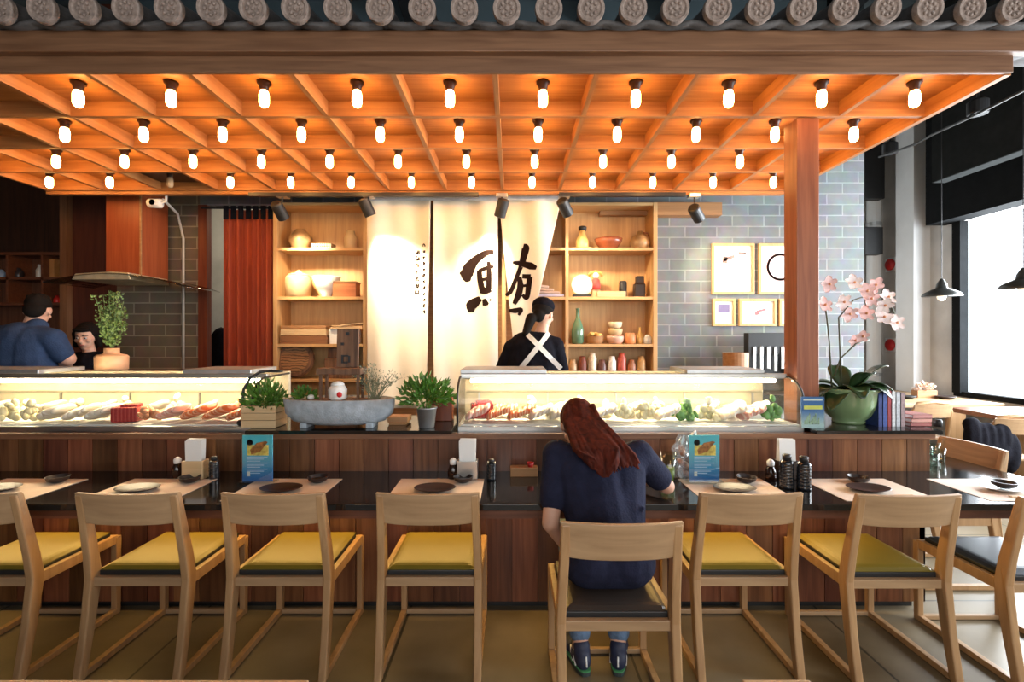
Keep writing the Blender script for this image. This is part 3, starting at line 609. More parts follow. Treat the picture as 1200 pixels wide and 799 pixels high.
for k in range(3): z0 = .004+.042*k; cb_.box(-.10, .10, -.07, -.06, z0, z0+.039); cb_.box(-.10, .10, .06, .07, z0, z0+.039); cb_.box(-.10, -.09, -.06, .06, z0, z0+.039); cb_.box(.09, .10, -.06, .06, z0, z0+.039)
cb_.box(-.09, .09, -.06, .06, 0, .01).build('crate', M_ltwood, t); MB().box(-.088, .088, -.058, .058, .01, .11).build('soil', M_soil, t)
l_ = MB(); leaves(l_, (0, 0, .14), (.12, .09, .12), 520, .045, .016, rnd)
for k in range(26): a = rnd.uniform(0, 6.28); l_.tube([(0.04*math.cos(a), .03*math.sin(a), .1), (.1*math.cos(a)*rnd.random(), .07*math.sin(a), .1+rnd.uniform(.05, .14))], .0015, 4)
l_.build('foliage', M_leaf, t)
d = 2.84; x = WX(398, d)
t = thing('stone_trough', 'long grey stone trough planter on two small feet', 'planter', (x, d, .945))
def bowlp(u0, u1, ny):
    pass
mb = MB(); prof = [(.0, .022), (.20, .022), (.27, .04), (.315, .085), (.325, .165), (.31, .17), (.30, .15), (.0, .148)]
mb.lathe(prof, 48, sy=.42); mb.build('trough', M_stone, t, smooth=True)
for sx in (-.19, .19): MB().box(sx-.02, sx+.02, -.06, .06, 0, .03).build('foot', M_stone, t, bevel=.004)
o = MB().ball((0, 0, .15), (.295, .12, .018), 30, 8).build('gravel', mat('brown_gravel', (.28, .16, .11), .9, var=.6, scale=60, bump=.8), t, smooth=True)
gp = MB(); leaves(gp, (-.20, -.01, .17), (.075, .05, .06), 200, .03, .014, rnd)
gp.build('moss_clump', M_leaf, t)
tw = MB()
for k in range(30):
    a = rnd.uniform(-1.1, 1.3); p0 = Vector((.20+rnd.uniform(-.03, .03), rnd.uniform(-.02, .02), .16)); ln = rnd.uniform(.08, .19)
    p1 = p0+Vector((math.sin(a)*ln*.5, rnd.uniform(-.03, .03), ln*.6)); p2 = p0+Vector((math.sin(a)*ln*.9, rnd.uniform(-.05, .05), ln*(.65+.35*math.cos(a)))); tw.tube([p0, p1, p2], [.0022, .0018, .001], 4)
    leaves(tw, p2, (.025, .02, .02), 10, .016, .007, rnd); leaves(tw, p1, (.02, .02, .02), 6, .016, .007, rnd)
tw.build('twiggy_plant', M_twig, t)
# miniature chair standing in the trough
t = thing('miniature_chair', 'dark weathered wooden miniature chair standing in the stone trough', 'ornament', (x, d, .945+.155))
def q(px, py): return (WX(px, d)-x, WZ(py, d)-(.945+.155))
x0_, zz0 = q(375, 431); x1_, zz1 = q(426, 438)
MB().box(x0_, x1_, -.06, .07, zz1, zz0).build('seat', M_old, t, bevel=.003)
b0_, bz = q(390, 385); b1_, _ = q(416, 385)
MB().obox(((b0_+b1_)/2+.005, .055, (bz+zz0)/2), (b1_-b0_, .018, bz-zz0), (R(-4), 0, 0)).build('backrest', M_old, t, bevel=.003)
for xx in (x0_+.02, x1_-.02):
    for yy in (-.04, .05): MB().box(xx-.007, xx+.007, yy-.007, yy+.007, 0, zz1+.002).build('leg', M_old, t)
mk = MB()
for (a, b, w_, h_) in [(.01, .20, .02, .02), (-.02, .14, .016, .016), (-.02, .05, .012, .05), (.0, .07, .03, .01), (.02, .05, .01, .04), (.0, .03, .02, .012)]:
    MB().box((b0_+b1_)/2+a-w_/2, (b0_+b1_)/2+a+w_/2, .028+.0, .034, zz0+b-h_/2, zz0+b+h_/2).build('carved_mark', M_matte, t)
jx, jz = q(400, 468)
t = thing('white_jar', 'small white jar with a red tag under the miniature chair', 'jar', (x+jx, d-.06, .945+.165))
MB().lathe([(.035, 0), (.05, .01), (.052, .06), (.042, .078), (.035, .085)], 24).build('jar', mat('white_glaze', (.75, .73, .70), .35, var=.15, scale=30), t, smooth=True)
MB().lathe([(.037, .084), (.037, .092), (.02, .105), (0, .108)], 20).build('lid', M_white, t, smooth=True); lbl(MB().ball((.027, -.048, .035), (.016, .006, .016), 12, 8).build('tag', mat('tag_red', (.65, .02, .02), .5), t, smooth=True), 'round red tag')
tag(MB().ball((0, 0, 0), (.02, .018, .016), 12, 8).build('white_pebble', M_white, None, smooth=True, loc=(WX(366, 2.82), 2.80, .945+.178)), 'white pebble on the gravel at the left of the trough', 'pebble')
d = 2.82; x = WX(500, d)
t = thing('bucket_planter', 'galvanised bucket of leafy green fern right of the stone trough', 'potted plant', (x, d, .945))
MB().lathe([(.042, 0), (.045, .003), (.058, .11), (.062, .112), (.062, .118), (.055, .118), (.05, .10), (0, .10)], 24).build('bucket', M_zinc, t, smooth=True)
l_ = MB(); leaves(l_, (0, 0, .17), (.15, .12, .12), 520, .05, .018, rnd, up=.2)
for k in range(24): a = rnd.uniform(0, 6.28); l_.tube([(0.01*math.cos(a), .01*math.sin(a), .1), (.05*math.cos(a), .05*math.sin(a), .18), (.12*math.cos(a), .1*math.sin(a), .18+rnd.uniform(-.03, .06))], .0018, 4)
l_.build('foliage', M_leaf, t)
tag(MB().box(-.05, .05, -.06, .06, 0, .012).box(-.06, .06, -.05, .07, .012, .045).build('wooden_box', M_midwood, None, loc=(WX(468, 2.95), 2.95, .945), bevel=.003), 'low wooden box between trough and bucket planter', 'box')
tag(MB().box(-.07, .07, -.05, .05, 0, .16).build('wooden_box', M_red, None, loc=(WX(518, 3.07), 3.07, .945), bevel=.004), 'dark red wooden box behind the bucket planter', 'box')
# curved black bracket lamp at left case end
t = thing('bracket_lamp', 'curved black metal arm rising between crate planter and left case', 'lamp', (WX(285, 2.83), 2.83, .945))
MB().tube([(0, 0, 0), (-.004, 0, .12), (.0, .005, .22), (.03, .02, .285), (.08, .04, .32), (.14, .06, .325)], .008, 10).build('arm', M_matte, t, smooth=True)
MB().ball((.0, 0, .025), (.035, .03, .025), 14, 8).build('base', M_matte, t, smooth=True); MB().obox((.16, .065, .322), (.07, .04, .014), (0, 0, 0)).build('head', M_matte, t, bevel=.004)
# ------------------------------------------------------------------ right end: orchid, books
d = 2.98; px0 = 994; x = WX(px0, d)
t = thing('potted_orchid', 'pink white orchid in a round green glazed pot by the column', 'potted plant', (x, d, .945))
MB().lathe([(.085, 0), (.09, .012), (.085, .02), (.12, .05), (.152, .12), (.160, .19), (.170, .205), (.172, .215), (.158, .215), (.148, .19), (0, .18)], 40).build('pot', M_green, t, smooth=True)
MB().ball((0, 0, .185), (.145, .145, .02), 24, 8).build('moss', M_soil, t, smooth=True)
def bigleaf(parent, az, ln, wd, rise, droop):
    def fn(u, v):
        l = ln*u; ww = wd*math.sin(math.pi*min(1, u*.92+.06))**.7*.5; s = (v-.5)*2
        z = .19+rise*u-droop*u*u+abs(s)*ww*.25; r_ = .03+l; return Vector((r_*math.cos(az)-s*ww*math.sin(az), r_*math.sin(az)+s*ww*math.cos(az), z))
    MB().sheet(fn, 12, 6).build('leaf', M_leafd, parent, smooth=True, solid=.004)
for az, ln, wd, ri, dr in [(R(190), .25, .14, .16, .24), (R(215), .22, .13, .10, .20), (R(-25), .20, .14, .20, .20), (R(20), .20, .13, .16, .16), (R(255), .18, .13, .16, .18), (R(305), .19, .14, .20, .22), (R(80), .16, .13, .25, .1), (R(335), .17, .15, .30, .14), (R(150), .2, .13, .2, .2), (R(280), .14, .13, .26, .14)]: bigleaf(t, az, ln, wd, ri, dr)
def oq(px, py, yy=0): v = W(px, py, d+yy); return Vector((v.x-x, yy, v.z-.945))
st = [[(975, 462), (972, 400), (969, 372), (966, 352)], [(986, 460), (984, 400), (983, 372), (1000, 352), (1020, 345), (1040, 350), (1052, 375)], [(978, 440), (985, 420), (1003, 403), (1018, 398)]]
for s_ in st: MB().tube([oq(a, b, .02*k-.03) for k, (a, b) in enumerate(s_)], .005, 8).build('stem', mat('orchid_stem', (.05, .06, .03), .5), t, smooth=True)
M_pet = mat('orchid_petal', (.78, .52, .50), .6, var=.2, scale=30, sub=.1); M_petw = mat('orchid_petal_pale', (.84, .74, .73), .6, var=.12, scale=30, sub=.1)
fls = [(966, 357, 0), (988, 354, 1), (971, 333, 0), (1000, 331, 1), (1015, 341, 0), (1025, 334, 0), (1020, 350, 0), (995, 368, 0), (1014, 367, 0), (1035, 371, 1), (1040, 348, 1), (1036, 358, 1), (1050, 378, 1), (1001, 399, 0), (1010, 394, 0)]
for k, (a, b, cc) in enumerate(fls):
    mb = MB(); c0 = oq(a, b, random.uniform(-.06, .04)); r0 = random.uniform(0, 1); tl = Euler((random.uniform(-.5, .5), random.uniform(-.5, .5), 0)).to_matrix()
    s_ = .046 if b < 392 else .036
    for j in range(5):
        an = r0+j*2*math.pi/5; dr = tl @ Vector((math.cos(an), -.15, math.sin(an))); sd = tl @ Vector((-math.sin(an), 0, math.cos(an))); wd = .7 if j % 2 else .5
        mb.add([c0, c0+dr*s_*.5+sd*s_*wd*.8, c0+dr*s_+sd*s_*wd*.55+Vector((0, -.005, 0)), c0+dr*s_*1.2, c0+dr*s_-sd*s_*wd*.55+Vector((0, -.005, 0)), c0+dr*s_*.5-sd*s_*wd*.8], [(0, 1, 2, 3, 4, 5)])
    o = mb.build('flower', M_petw if cc else M_pet, t, solid=.002); MB().ball(c0+Vector((0, -.012, 0)), (.008, .009, .008), 8, 6).build('flower_lip', mat('orchid_lip', (.65, .30, .15), .5), o, smooth=True)
M_bks = [('navy_book', (.02, .04, .18)), ('navy2', (.04, .08, .30)), ('crimson', (.30, .03, .04)), ('greyw', (.62, .63, .65)), ('greyb', (.50, .52, .56)), ('mauve', (.32, .22, .23))]
BL = ['patterned navy book standing beside the orchid pot', 'blue book standing second from the orchid pot', 'crimson book standing in the middle of the row', 'white book standing right of the crimson one', 'light grey book standing right of the white one', 'mauve book standing at the right end of the row']
bx = [1029, 1034.5, 1040, 1045, 1050, 1055.5, 1061]
for k in range(6):
    dd = 2.84; a = WX(bx[k], dd)+.0008; b = WX(bx[k+1], dd)-.0008; hh = [.20, .205, .208, .205, .2, .198][k]
    t = thing('book', BL[k], 'book', ((a+b)/2, dd, .945), 0, 'books standing at the end of the bar'); wd = (b-a)/2
    mcv = mat(M_bks[k][0]+'_cover', M_bks[k][1], .5, var=.3, scale=60)
    MB().box(-wd, -wd+.002, 0, .15, 0, hh).box(wd-.002, wd, 0, .15, 0, hh).box(-wd, wd, 0, .003, 0, hh).build('cover', mcv, t); MB().box(-wd+.002, wd-.002, .004, .145, .004, hh-.004).build('pages', M_white, t)
for k, (c_, lb) in enumerate([((.35, .10, .09), 'dark red book lying at the bottom of the low stack'), ((.55, .25, .20), 'pinkish book lying in the middle of the low stack'), ((.40, .14, .12), 'red book lying on top of the low stack')]):
    dd = 2.86; t = thing('book', lb, 'book', (WX(1076, dd)+.004*k, dd, .945+.024*k), R(3*k), 'books lying at the end of the bar')
    MB().box(-.062, .062, -.02, .14, 0, .003).box(-.062, .062, -.02, .14, .020, .023).box(-.062, .062, -.02, -.017, 0, .023).build('cover', mat('lying_cover_%d' % k, c_, .5), t); MB().box(-.060, .060, -.016, .138, .003, .020).build('pages', M_white, t)
tag(MB().lathe([(.022, 0), (.022, .03), (.018, .04)], 14).build('ink_pot', M_matte, None, smooth=True, loc=(WX(1094, 2.88), 2.85, .945)), 'tiny black pot at the right end of the bar shelf', 'pot')
# glassware at the corner
for k, (pxx, dd) in enumerate([(1092, 2.85), (1100, 2.97), (1094, 3.12)]):
    tag(MB().lathe([(.028, 0), (.032, .004), (.036, .08), (.034, .08), (.03, .008), (0, .006)], 18).build('drinking_glass', M_clear, None, smooth=True, loc=(WX(pxx, dd), dd, ZC)), ['clear tumbler on the side wing of the bar, nearest', 'clear tumbler on the side wing of the bar, middle one', 'clear tumbler on the side wing of the bar, farthest'][k], 'glass')
# ------------------------------------------------------------------ customer's drink and plastic bag
t = thing('drink_glass', 'clear plastic cup of pale green drink right of the customer', 'cup', (WX(783, 2.55), 2.55, ZC))
MB().lathe([(.03, 0), (.034, .003), (.045, .15), (.043, .15), (.032, .006), (0, .005)], 24).build('cup', M_clear, t, smooth=True); MB().lathe([(0, .006), (.031, .007), (.036, .075), (0, .076)], 20).build('drink', mat('green_tea', (.45, .52, .16), .2), t, smooth=True)
t = thing('plastic_bag', 'crumpled clear plastic bag of food beside the blue menu stand', 'bag', (WX(803, 2.60), 2.60, ZC))
rb = random.Random(5); mb = MB()
def bagf(u, v):
    a = u*2*math.pi; z = .005+.23*v; r_ = .055*(math.sin(math.pi*min(.97, v*.9+.10))**.5)+.012*math.sin(5*a+7*v)+.008*math.sin(9*a-11*v); return Vector((r_*1.1*math.cos(a), r_*.8*math.sin(a), z))
mb.sheet(bagf, 40, 16); mb.build('bag', glass('crinkled_plastic', (.9, .92, .94), 1.2, .22), t)
MB().tube([(.02, 0, .22), (.05, 0, .25), (.06, .01, .18), (.035, 0, .14)], [.008, .012, .01, .006], 8).build('handle', M_white, t, smooth=True)
fd = MB()
for k in range(9): fd.ball((rb.uniform(-.03, .03), rb.uniform(-.02, .02), .03+.016*k), (.024, .02, .014), 10, 7, rot=(rb.random(), rb.random(), 0))
fd.build('food', mat('bag_food', (.32, .13, .08), .5, var=.5, scale=30), t, smooth=True)
# ------------------------------------------------------------------ noren curtain
def cloth_y(x, z, ph): return 4.55+.018*math.sin(11*x+ph)+.010*math.sin(23*x+1.3*z+ph)+.01*math.sin(3*z)
def npanel(l0, l1, r0, r1, z0, z1, ph):
    def fn(u, v):
        z = z1+(z0-z1)*v; e = v**1.0
        xl = l0+(l1-l0)*e; xr = r0+(r1-r0)*e; x = xl+(xr-xl)*u; return Vector((x, cloth_y(x, z, ph)-.10*v*(abs(l1-l0)+abs(r1-r0) > .3), z))
    return MB().sheet(fn, 60, 40)
nr = thing('noren_curtain', 'cream split curtain with large black brush character and small writing', 'curtain', (0, 0, 0))
zt2, zb2 = 2.80, .80
npanel(WX(430, 4.55), WX(431, 4.55), WX(505, 4.55), WX(500, 4.55), zb2, zt2, 0).build('cloth_panel', M_noren, nr, smooth=True, solid=.003)
npanel(WX(507.5, 4.55), WX(509, 4.55), WX(583, 4.55), WX(584, 4.55), zb2, zt2, 1).build('cloth_panel', M_noren, nr, smooth=True, solid=.003)
npanel(WX(584, 4.55), WX(606, 4.55), WX(659, 4.55), WX(592, 4.55)+.12, 1.05, zt2, 2).build('cloth_panel', M_noren, nr, smooth=True, solid=.003)
MB().tube([(WX(428, 4.57), 4.575, 2.79), (WX(662, 4.57), 4.575, 2.79)], .014, 10).build('rod', M_zinc, nr, smooth=True)
MB().box(WX(430, 4.5), WX(655, 4.5), 4.51, 4.515, 2.745, 2.80).build('header_band', mat('pale_grey_cloth', (.62, .64, .66), .8), nr)
def brush(strokes, name, ph, dy=None, conv=None):
    mb = MB()
    for s_ in strokes:
        P_ = [Vector((a, b)) for a, b, _ in s_]; Wd = [c_*(1.5 if name == 'brush_character' else 1) for _, _, c_ in s_]; pts = []
        for k in range(len(P_)-1):
            for j in range(8):
                u = j/8; p0 = P_[max(k-1, 0)]; p1 = P_[k]; p2 = P_[k+1]; p3 = P_[min(k+2, len(P_)-1)]
                cpt = .5*((2*p1)+(-p0+p2)*u+(2*p0-5*p1+4*p2-p3)*u*u+(-p0+3*p1-3*p2+p3)*u**3); pts.append((cpt, Wd[k]*(1-u)+Wd[k+1]*u))
        pts.append((P_[-1], Wd[-1])); vs = []
        for k, (p_, w_) in enumerate(pts):
            tt = pts[min(k+1, len(pts)-1)][0]-pts[max(k-1, 0)][0]; tt = tt.normalized() if tt.length > 0 else Vector((1, 0)); nn = Vector((-tt.y, tt.x))
            for sgn in (-1, -.33, .33, 1): vs.append(p_+nn*w_*.5*sgn)
        out = []
        for v_ in vs:
            px, py = 440+v_.x/4.565, 225+v_.y/4.565; X_, Z_ = WX(px, 4.53), WZ(py, 4.53); yy = cloth_y(X_, Z_, ph)-(dy(Z_) if dy else 0)-.004; out.append((X_, yy, Z_))
        mb.add(out, [(4*k+j, 4*k+j+1, 4*k+j+5, 4*k+j+4) for k in range(len(pts)-1) for j in range(3)])
    mb.build(name, M_ink, nr)
brush([[(632, 318, 16), (590, 328, 22), (535, 362, 30), (500, 405, 44), (488, 445, 44), (497, 478, 14)], [(449, 432, 6), (470, 432, 22), (495, 430, 30)],
       [(555, 420, 18), (560, 470, 20), (572, 525, 22)], [(553, 424, 16), (590, 408, 14), (632, 398, 10)], [(606, 372, 12), (608, 440, 18), (606, 520, 20)], [(566, 470, 12), (615, 462, 12)], [(562, 522, 26), (590, 528, 24), (618, 520, 18)],
       [(562, 568, 18), (535, 588, 34), (512, 608, 40), (512, 642, 18)], [(580, 572, 12), (590, 600, 24), (592, 608, 10)], [(612, 574, 8), (618, 582, 8)]], 'brush_character', 1)
d3 = lambda z: .10*(2.80-z)/1.75
brush([[(790, 292, 20), (803, 300, 28), (792, 350, 24), (780, 400, 20)], [(735, 378, 8), (780, 384, 20), (830, 398, 26), (860, 410, 12)], [(778, 400, 16), (750, 470, 14), (722, 535, 16), (695, 552, 10)],
       [(768, 455, 16), (775, 500, 22), (765, 550, 24), (742, 600, 14)], [(785, 452, 16), (830, 455, 18)], [(825, 455, 20), (818, 510, 20), (808, 565, 18), (785, 552, 10)], [(780, 505, 10), (815, 500, 10)], [(712, 634, 8), (745, 636, 18), (778, 632, 16), (765, 660, 8)]], 'brush_character', 2, d3)
rs = random.Random(11); small = []
for (cx, y0, n, stp) in ((220, 318, 7, 36), (258, 283, 12, 32.5)):
    for k in range(n):
        yc = y0+k*stp; sz = 12 if cx == 220 else 8; g = []; small.append(g)
        for j in range(4): a = rs.uniform(-sz, sz*.2); b = rs.uniform(-sz, sz); g.append([(cx+a, yc+b, 5.5), (cx+a+sz*rs.uniform(.6, 1.1), yc+b+rs.uniform(-2, 2), 5)])
        for j in range(2): a = rs.uniform(-sz*.8, sz*.8); g.append([(cx+a, yc-sz*.8, 5), (cx+a+rs.uniform(-2, 2), yc+sz*.8, 5)])
for g in small: brush(g, 'written_character', 0)
# ------------------------------------------------------------------ shelf units
SF, SB = 4.74, 5.05
def shelf_unit(x0, x1, divs, label, zs=(1.06, 1.403, 1.867, 2.348)):
    t = thing('display_shelf', label, 'shelf', ((x0+x1)/2, SF, 0)); c0 = (x0+x1)/2; a, b = x0-c0, x1-c0; D = SB-SF
    for xx in [a]+[v-c0 for v in divs]+[b-.04]: MB().box(xx, xx+.04 if xx in (a, b-.04) else xx+.03, 0, D, 0, 2.79).build('side_panel', M_shelf, t, bevel=.002)
    MB().box(a, b, D-.012, D, 0, 2.79).build('back_panel', M_shelf, t)
    for z in list(zs)+[.45, 2.79]: MB().box(a+.002, b-.002, .004, D-.01, z-.028, z).build('shelf_board', M_shelfx, t, bevel=.001)
shelf_unit(WX(320, SF), WX(430, SF), [], 'tall light wooden shelf left of the cream curtain')
shelf_unit(WX(588, SF), WX(770.5, SF), [WX(662.5, SF)], 'tall light wooden shelf right of the cream curtain')
Z1, Z2, Z3, Z4 = 2.348, 1.867, 1.403, 1.06
def lat(px, wpx, z, prof, name, label, cat, m_, d=4.86, sx=1, sy=1):
    s_ = wpx/2*d/F/max(p_[0] for p_ in prof); x = WX(px, d)
    return tag(MB().lathe([(a*s_, b*s_) for a, b in prof], 28, sx=sx, sy=sy).build(name, m_, None, smooth=True, loc=(x, d, z)), label, cat)
POT = [(.5, 0), (.7, .1), (1, .7), (1, 1.1), (.6, 1.7), (.45, 1.75), (.45, 1.9), (.35, 1.9), (.3, 1.7)]
M_raku = mat('raku_glaze', (.42, .26, .12), .3, var=.5, scale=9); M_tan = mat('tan_ceramic', (.62, .45, .24), .5, var=.08); M_brn = mat('brown_glaze', (.22, .06, .025), .25, var=.2)
lat(352, 25, Z1, POT, 'ceramic_pot', 'round mottled brown pot on the top of the left shelf', 'pot', M_raku)
tag(MB().box(-.10, .10, -.05, .05, 0, .025).box(-.105, .105, -.055, .055, .025, .055).build('patterned_box', stripes('box_pattern', (.55, .42, .25), (.12, .06, .03), 14, 'X', .5), None, loc=(WX(379, 4.86), 4.86, Z1), bevel=.003), 'flat patterned box beside the round mottled pot', 'box')
lat(411, 15, Z1, [(.7, 0), (.95, .1), (1, 1.8), (.75, 2.4), (.65, 2.5), (.65, 2.9), (.5, 2.9)], 'ceramic_jar', 'tall tan jar at the right of the left shelf top', 'jar', M_tan)
t = thing('lidded_crock', 'tan lidded crock on the second board of the left shelf', 'crock', (WX(350, 4.86), 4.86, Z2)); s_ = .125
MB().lathe([(.85*s_, 0), (.95*s_, .1*s_), (s_, .9*s_), (s_, 1.5*s_), (.9*s_, 1.7*s_)], 28).build('crock', M_tan, t, smooth=True); MB().lathe([(.85*s_, 1.68*s_), (.8*s_, 1.85*s_), (.25*s_, 2.0*s_), (.15*s_, 2.15*s_), (0, 2.25*s_)], 28).build('lid', M_tan, t, smooth=True)
lat(383, 32, Z2, [(.35, 0), (.4, .15), (.35, .2), (.7, .6), (1, 1.5), (.95, 1.52), (.65, .7), (0, .4)], 'white_bowl', 'large white bowl brightly lit on the left shelf', 'bowl', M_white, 4.84)
t = thing('wooden_box', 'reddish wooden box right of the white bowl', 'box', (WX(408, 4.84), 4.84, Z2)); MB().box(-.13, .10, -.07, .07, 0, .14).build('box', wood('box_redwood', (.36, .11, .04), (.5, .18, .07), 'x', .4), t, bevel=.004); MB().box(-.135, .105, -.075, .075, .14, .155).build('lid', M_midwood, t, bevel=.003)
for k, (z, m_, wdt, lb) in enumerate([(0, wood('tray_dark', (.20, .08, .03), (.3, .13, .05), 'x'), .23, 'dark wooden serving tray lowest in the left shelf pile'), (.085, M_ltwood, .225, 'pale wooden serving tray in the middle of the pile'), (.150, M_midwood, .22, 'thin orange board on top of the tray pile')]):
    hh = [.08, .06, .03][k]; mb = MB(); mb.box(-wdt, wdt, -.09, .09, 0, hh*.3)
    mb.box(-wdt, wdt, -.09, -.08, hh*.3, hh).box(-wdt, wdt, .08, .09, hh*.3, hh).box(-wdt, -wdt+.01, -.08, .08, hh*.3, hh).box(wdt-.01, wdt, -.08, .08, hh*.3, hh)
    tag(mb.build('serving_tray', m_, None, loc=(WX(360, 4.84), 4.84, Z3+z), bevel=.002), lb, 'tray')
tag(MB().box(-.16, .16, -.07, .07, 0, .02).obox((.05, 0, .05), (.22, .12, .014), (0, R(-6), .1)).obox((.0, 0, .03), (.3, .1, .014), (0, R(2), 0)).build('board_stack', M_ltwood, None, loc=(WX(408, 4.84), 4.84, Z3+.145), bevel=.002), 'loose pale boards resting above the white card box', 'boards')
tag(MB().box(-.14, .14, -.06, .06, 0, .144).build('card_box', M_white, None, loc=(WX(405, 4.85), 4.85, Z3), bevel=.003), 'white box behind the miniature chair back', 'box')
t = thing('log_slice', 'round bark-edged log slice leaning on the lowest visible left shelf', 'log', (WX(347, 4.82), 4.82, Z4+.188))
MB().lathe([(.17, -.03), (.185, 0), (.17, .03)], 26, axis=Matrix.Rotation(R(78), 4, 'X')).build('slice', M_old, t); MB().lathe([(.14, -.034), (.14, .034)], 26, axis=Matrix.Rotation(R(78), 4, 'X')).build('heartwood', stripes('heart_rings', (.30, .15, .06), (.10, .05, .025), 12, 'Z', .6, dist=6), t)
tag(MB().box(-.15, .15, -.06, .06, 0, .2).box(-.12, .16, -.05, .07, .2, .3).build('firewood_stack', M_old, None, loc=(WX(400, 4.85), 4.85, Z4), bevel=.01), 'dark rough wooden blocks right of the log slice', 'wood blocks')
# right unit items
t = thing('decanter', 'amber decanter with black stopper on the right shelf top', 'decanter', (WX(682.5, 4.86), 4.86, Z1)); M_amb = mat('amber_glass', (.55, .35, .12), .1, var=.2, coat=.5)
MB().lathe([(.05, 0), (.065, .02), (.065, .09), (.035, .15), (.028, .17), (.03, .19)], 24).build('body', M_amb, t, smooth=True); MB().lathe([(.038, .188), (.042, .225), (.03, .235)], 16).build('stopper', M_matte, t, smooth=True)
lat(713, 33, Z1, [(.5, 0), (.55, .05), (.9, .45), (1, .75), (.95, .75), (.5, .2), (0, .15)], 'red_brown_bowl', 'wide red brown bowl between decanter and round flask', 'bowl', M_brn)
t = thing('round_flask', 'round amber flask with looped handle at the right of the shelf top', 'flask', (WX(750, 4.86), 4.86, Z1)); MB().lathe([(.06, 0), (.09, .02), (.10, .07), (.08, .125), (.03, .15), (.025, .185)], 24).build('body', M_raku, t, smooth=True)
MB().tube([(.03*1.0, 0, .17), (.075, 0, .165), (.085, 0, .12)], .006, 8).build('handle', M_brn, t, smooth=True)
t = thing('folded_fan', 'round pale paper fan on a dark foot on the second board', 'fan', (WX(682, 4.84), 4.84, Z2)); MB().lathe([(0, -.006), (.105, -.006), (.105, .006), (0, .006)], 32, c=(0, 0, .125), axis=Matrix.Rotation(R(82), 4, 'X')).build('disc', mat('paper_white', (.55, .50, .42), .6, var=.08), t); MB().box(-.09, .09, -.03, .03, 0, .03).build('foot', M_matte, t, bevel=.004)
t = thing('figurine', 'small red and gold standing figurine on the second board', 'figurine', (WX(698, 4.88), 4.88, Z2)); MB().box(-.04, .04, -.03, .03, 0, .08).build('plinth', M_ltwood, t, bevel=.003)
MB().lathe([(.045, .08), (.05, .12), (.04, .18), (.02, .2)], 16).build('robe', mat('robe_red', (.55, .05, .04), .5), t, smooth=True); MB().ball((0, 0, .225), (.03, .028, .033), 14, 8).build('head', M_white, t, smooth=True); MB().tube([(-.07, 0, .22), (-.045, 0, .25), (0, 0, .265), (.045, 0, .25), (.07, 0, .22)], .014, 8).build('headdress', mat('gold_paint', (.6, .35, .08), .4), t, smooth=True)
tag(MB().box(-.14, .14, -.06, .06, 0, .055).build('wooden_block', M_ltwood, None, loc=(WX(715, 4.84), 4.82, Z2), bevel=.004), 'long pale wooden block in front of the figurine', 'block')
lat(730, 9, Z2, [(.85, 0), (1, .2), (1, 4), (.8, 4.4)], 'black_cup', 'slim black cup behind the pale wooden block', 'cup', M_matte, 4.9)
t = thing('black_bottle', 'square black bottle at the right of the second board', 'bottle', (WX(749, 4.86), 4.86, Z2)); MB().box(-.055, .055, -.05, .05, 0, .14).build('body', M_lacq, t, bevel=.015); MB().box(-.035, .045, -.03, .03, .14, .215).build('neck', M_lacq, t, bevel=.01)
t = thing('green_bottle', 'tall green glass bottle on the third board', 'bottle', (WX(677, 4.84), 4.84, Z3)); MB().lathe([(.05, 0), (.062, .015), (.062, .14), (.045, .2), (.02, .26), (.017, .34), (.021, .345), (.021, .355)], 24).build('body', mat('green_glass', (.10, .20, .12), .08, coat=.6), t, smooth=True)
t = thing('bread_basket', 'small wicker basket with golden rolls on the third board', 'basket', (WX(697, 4.84), 4.84, Z3)); MB().lathe([(.065, 0), (.08, .02), (.09, .075), (.082, .075), (.06, .02), (0, .02)], 24).build('basket', stripes('wicker', (.45, .22, .08), (.2, .09, .03), 40, 'Z', .7), t)
rl = MB(); 
for k in range(5): rl.ball((.05*math.cos(k*1.3), .04*math.sin(k*1.3), .085+.012*(k % 2)), (.03, .026, .022), 10, 7)
rl.build('rolls', mat('golden_bread', (.65, .36, .10), .6), t, smooth=True)
for k, (z, w_) in enumerate([(0, 20), (.082, 17), (.155, 16)]): lat(721, w_, Z3+z, [(.6, 0), (.9, .25), (1, .7), (.97, .95), (.9, .95), (.5, .3), (0, .2)], 'ceramic_bowl', ['pinkish bowl at the bottom of the bowl stack', 'pinkish bowl in the middle of the bowl stack', 'cream bowl on top of the bowl stack'][k], 'bowl', [mat('pink_ceramic', (.62, .38, .28), .4), M_tan, mat('cream_ceramic', (.75, .6, .42), .4)][k], 4.84)
lat(738.5, 13, Z3, [(.8, 0), (1, .2), (1, 1.4), (.8, 1.7), (.8, 2), (.6, 2)], 'orange_jar', 'short orange jar right of the bowl stack', 'jar', mat('orange_ceramic', (.6, .25, .10), .4), 4.84)
lat(750, 9, Z3, [(.9, 0), (1, .2), (1, 2), (.35, 3.2), (.35, 4.2), (.5, 4.3)], 'glass_bottle', 'slim pale glass bottle on the third board', 'bottle', M_amb, 4.88)
lat(759, 9, Z3, [(.8, 0), (1, .2), (1, 1.6), (.6, 2.2), (.4, 2.4)], 'small_glass_jar', 'small clear jar at the right end of the third board', 'jar', mat('grey_glass', (.5, .52, .5), .1), 4.82)
JC = [(.5, .3, .15), (.2, .05, .03), (.7, .6, .45), (.12, .05, .04), (.78, .75, .7), (.45, .08, .05), (.3, .12, .06), (.5, .3, .12)]
JN = ['tan', 'dark red', 'cream', 'near-black', 'white', 'scarlet', 'brown', 'honey']
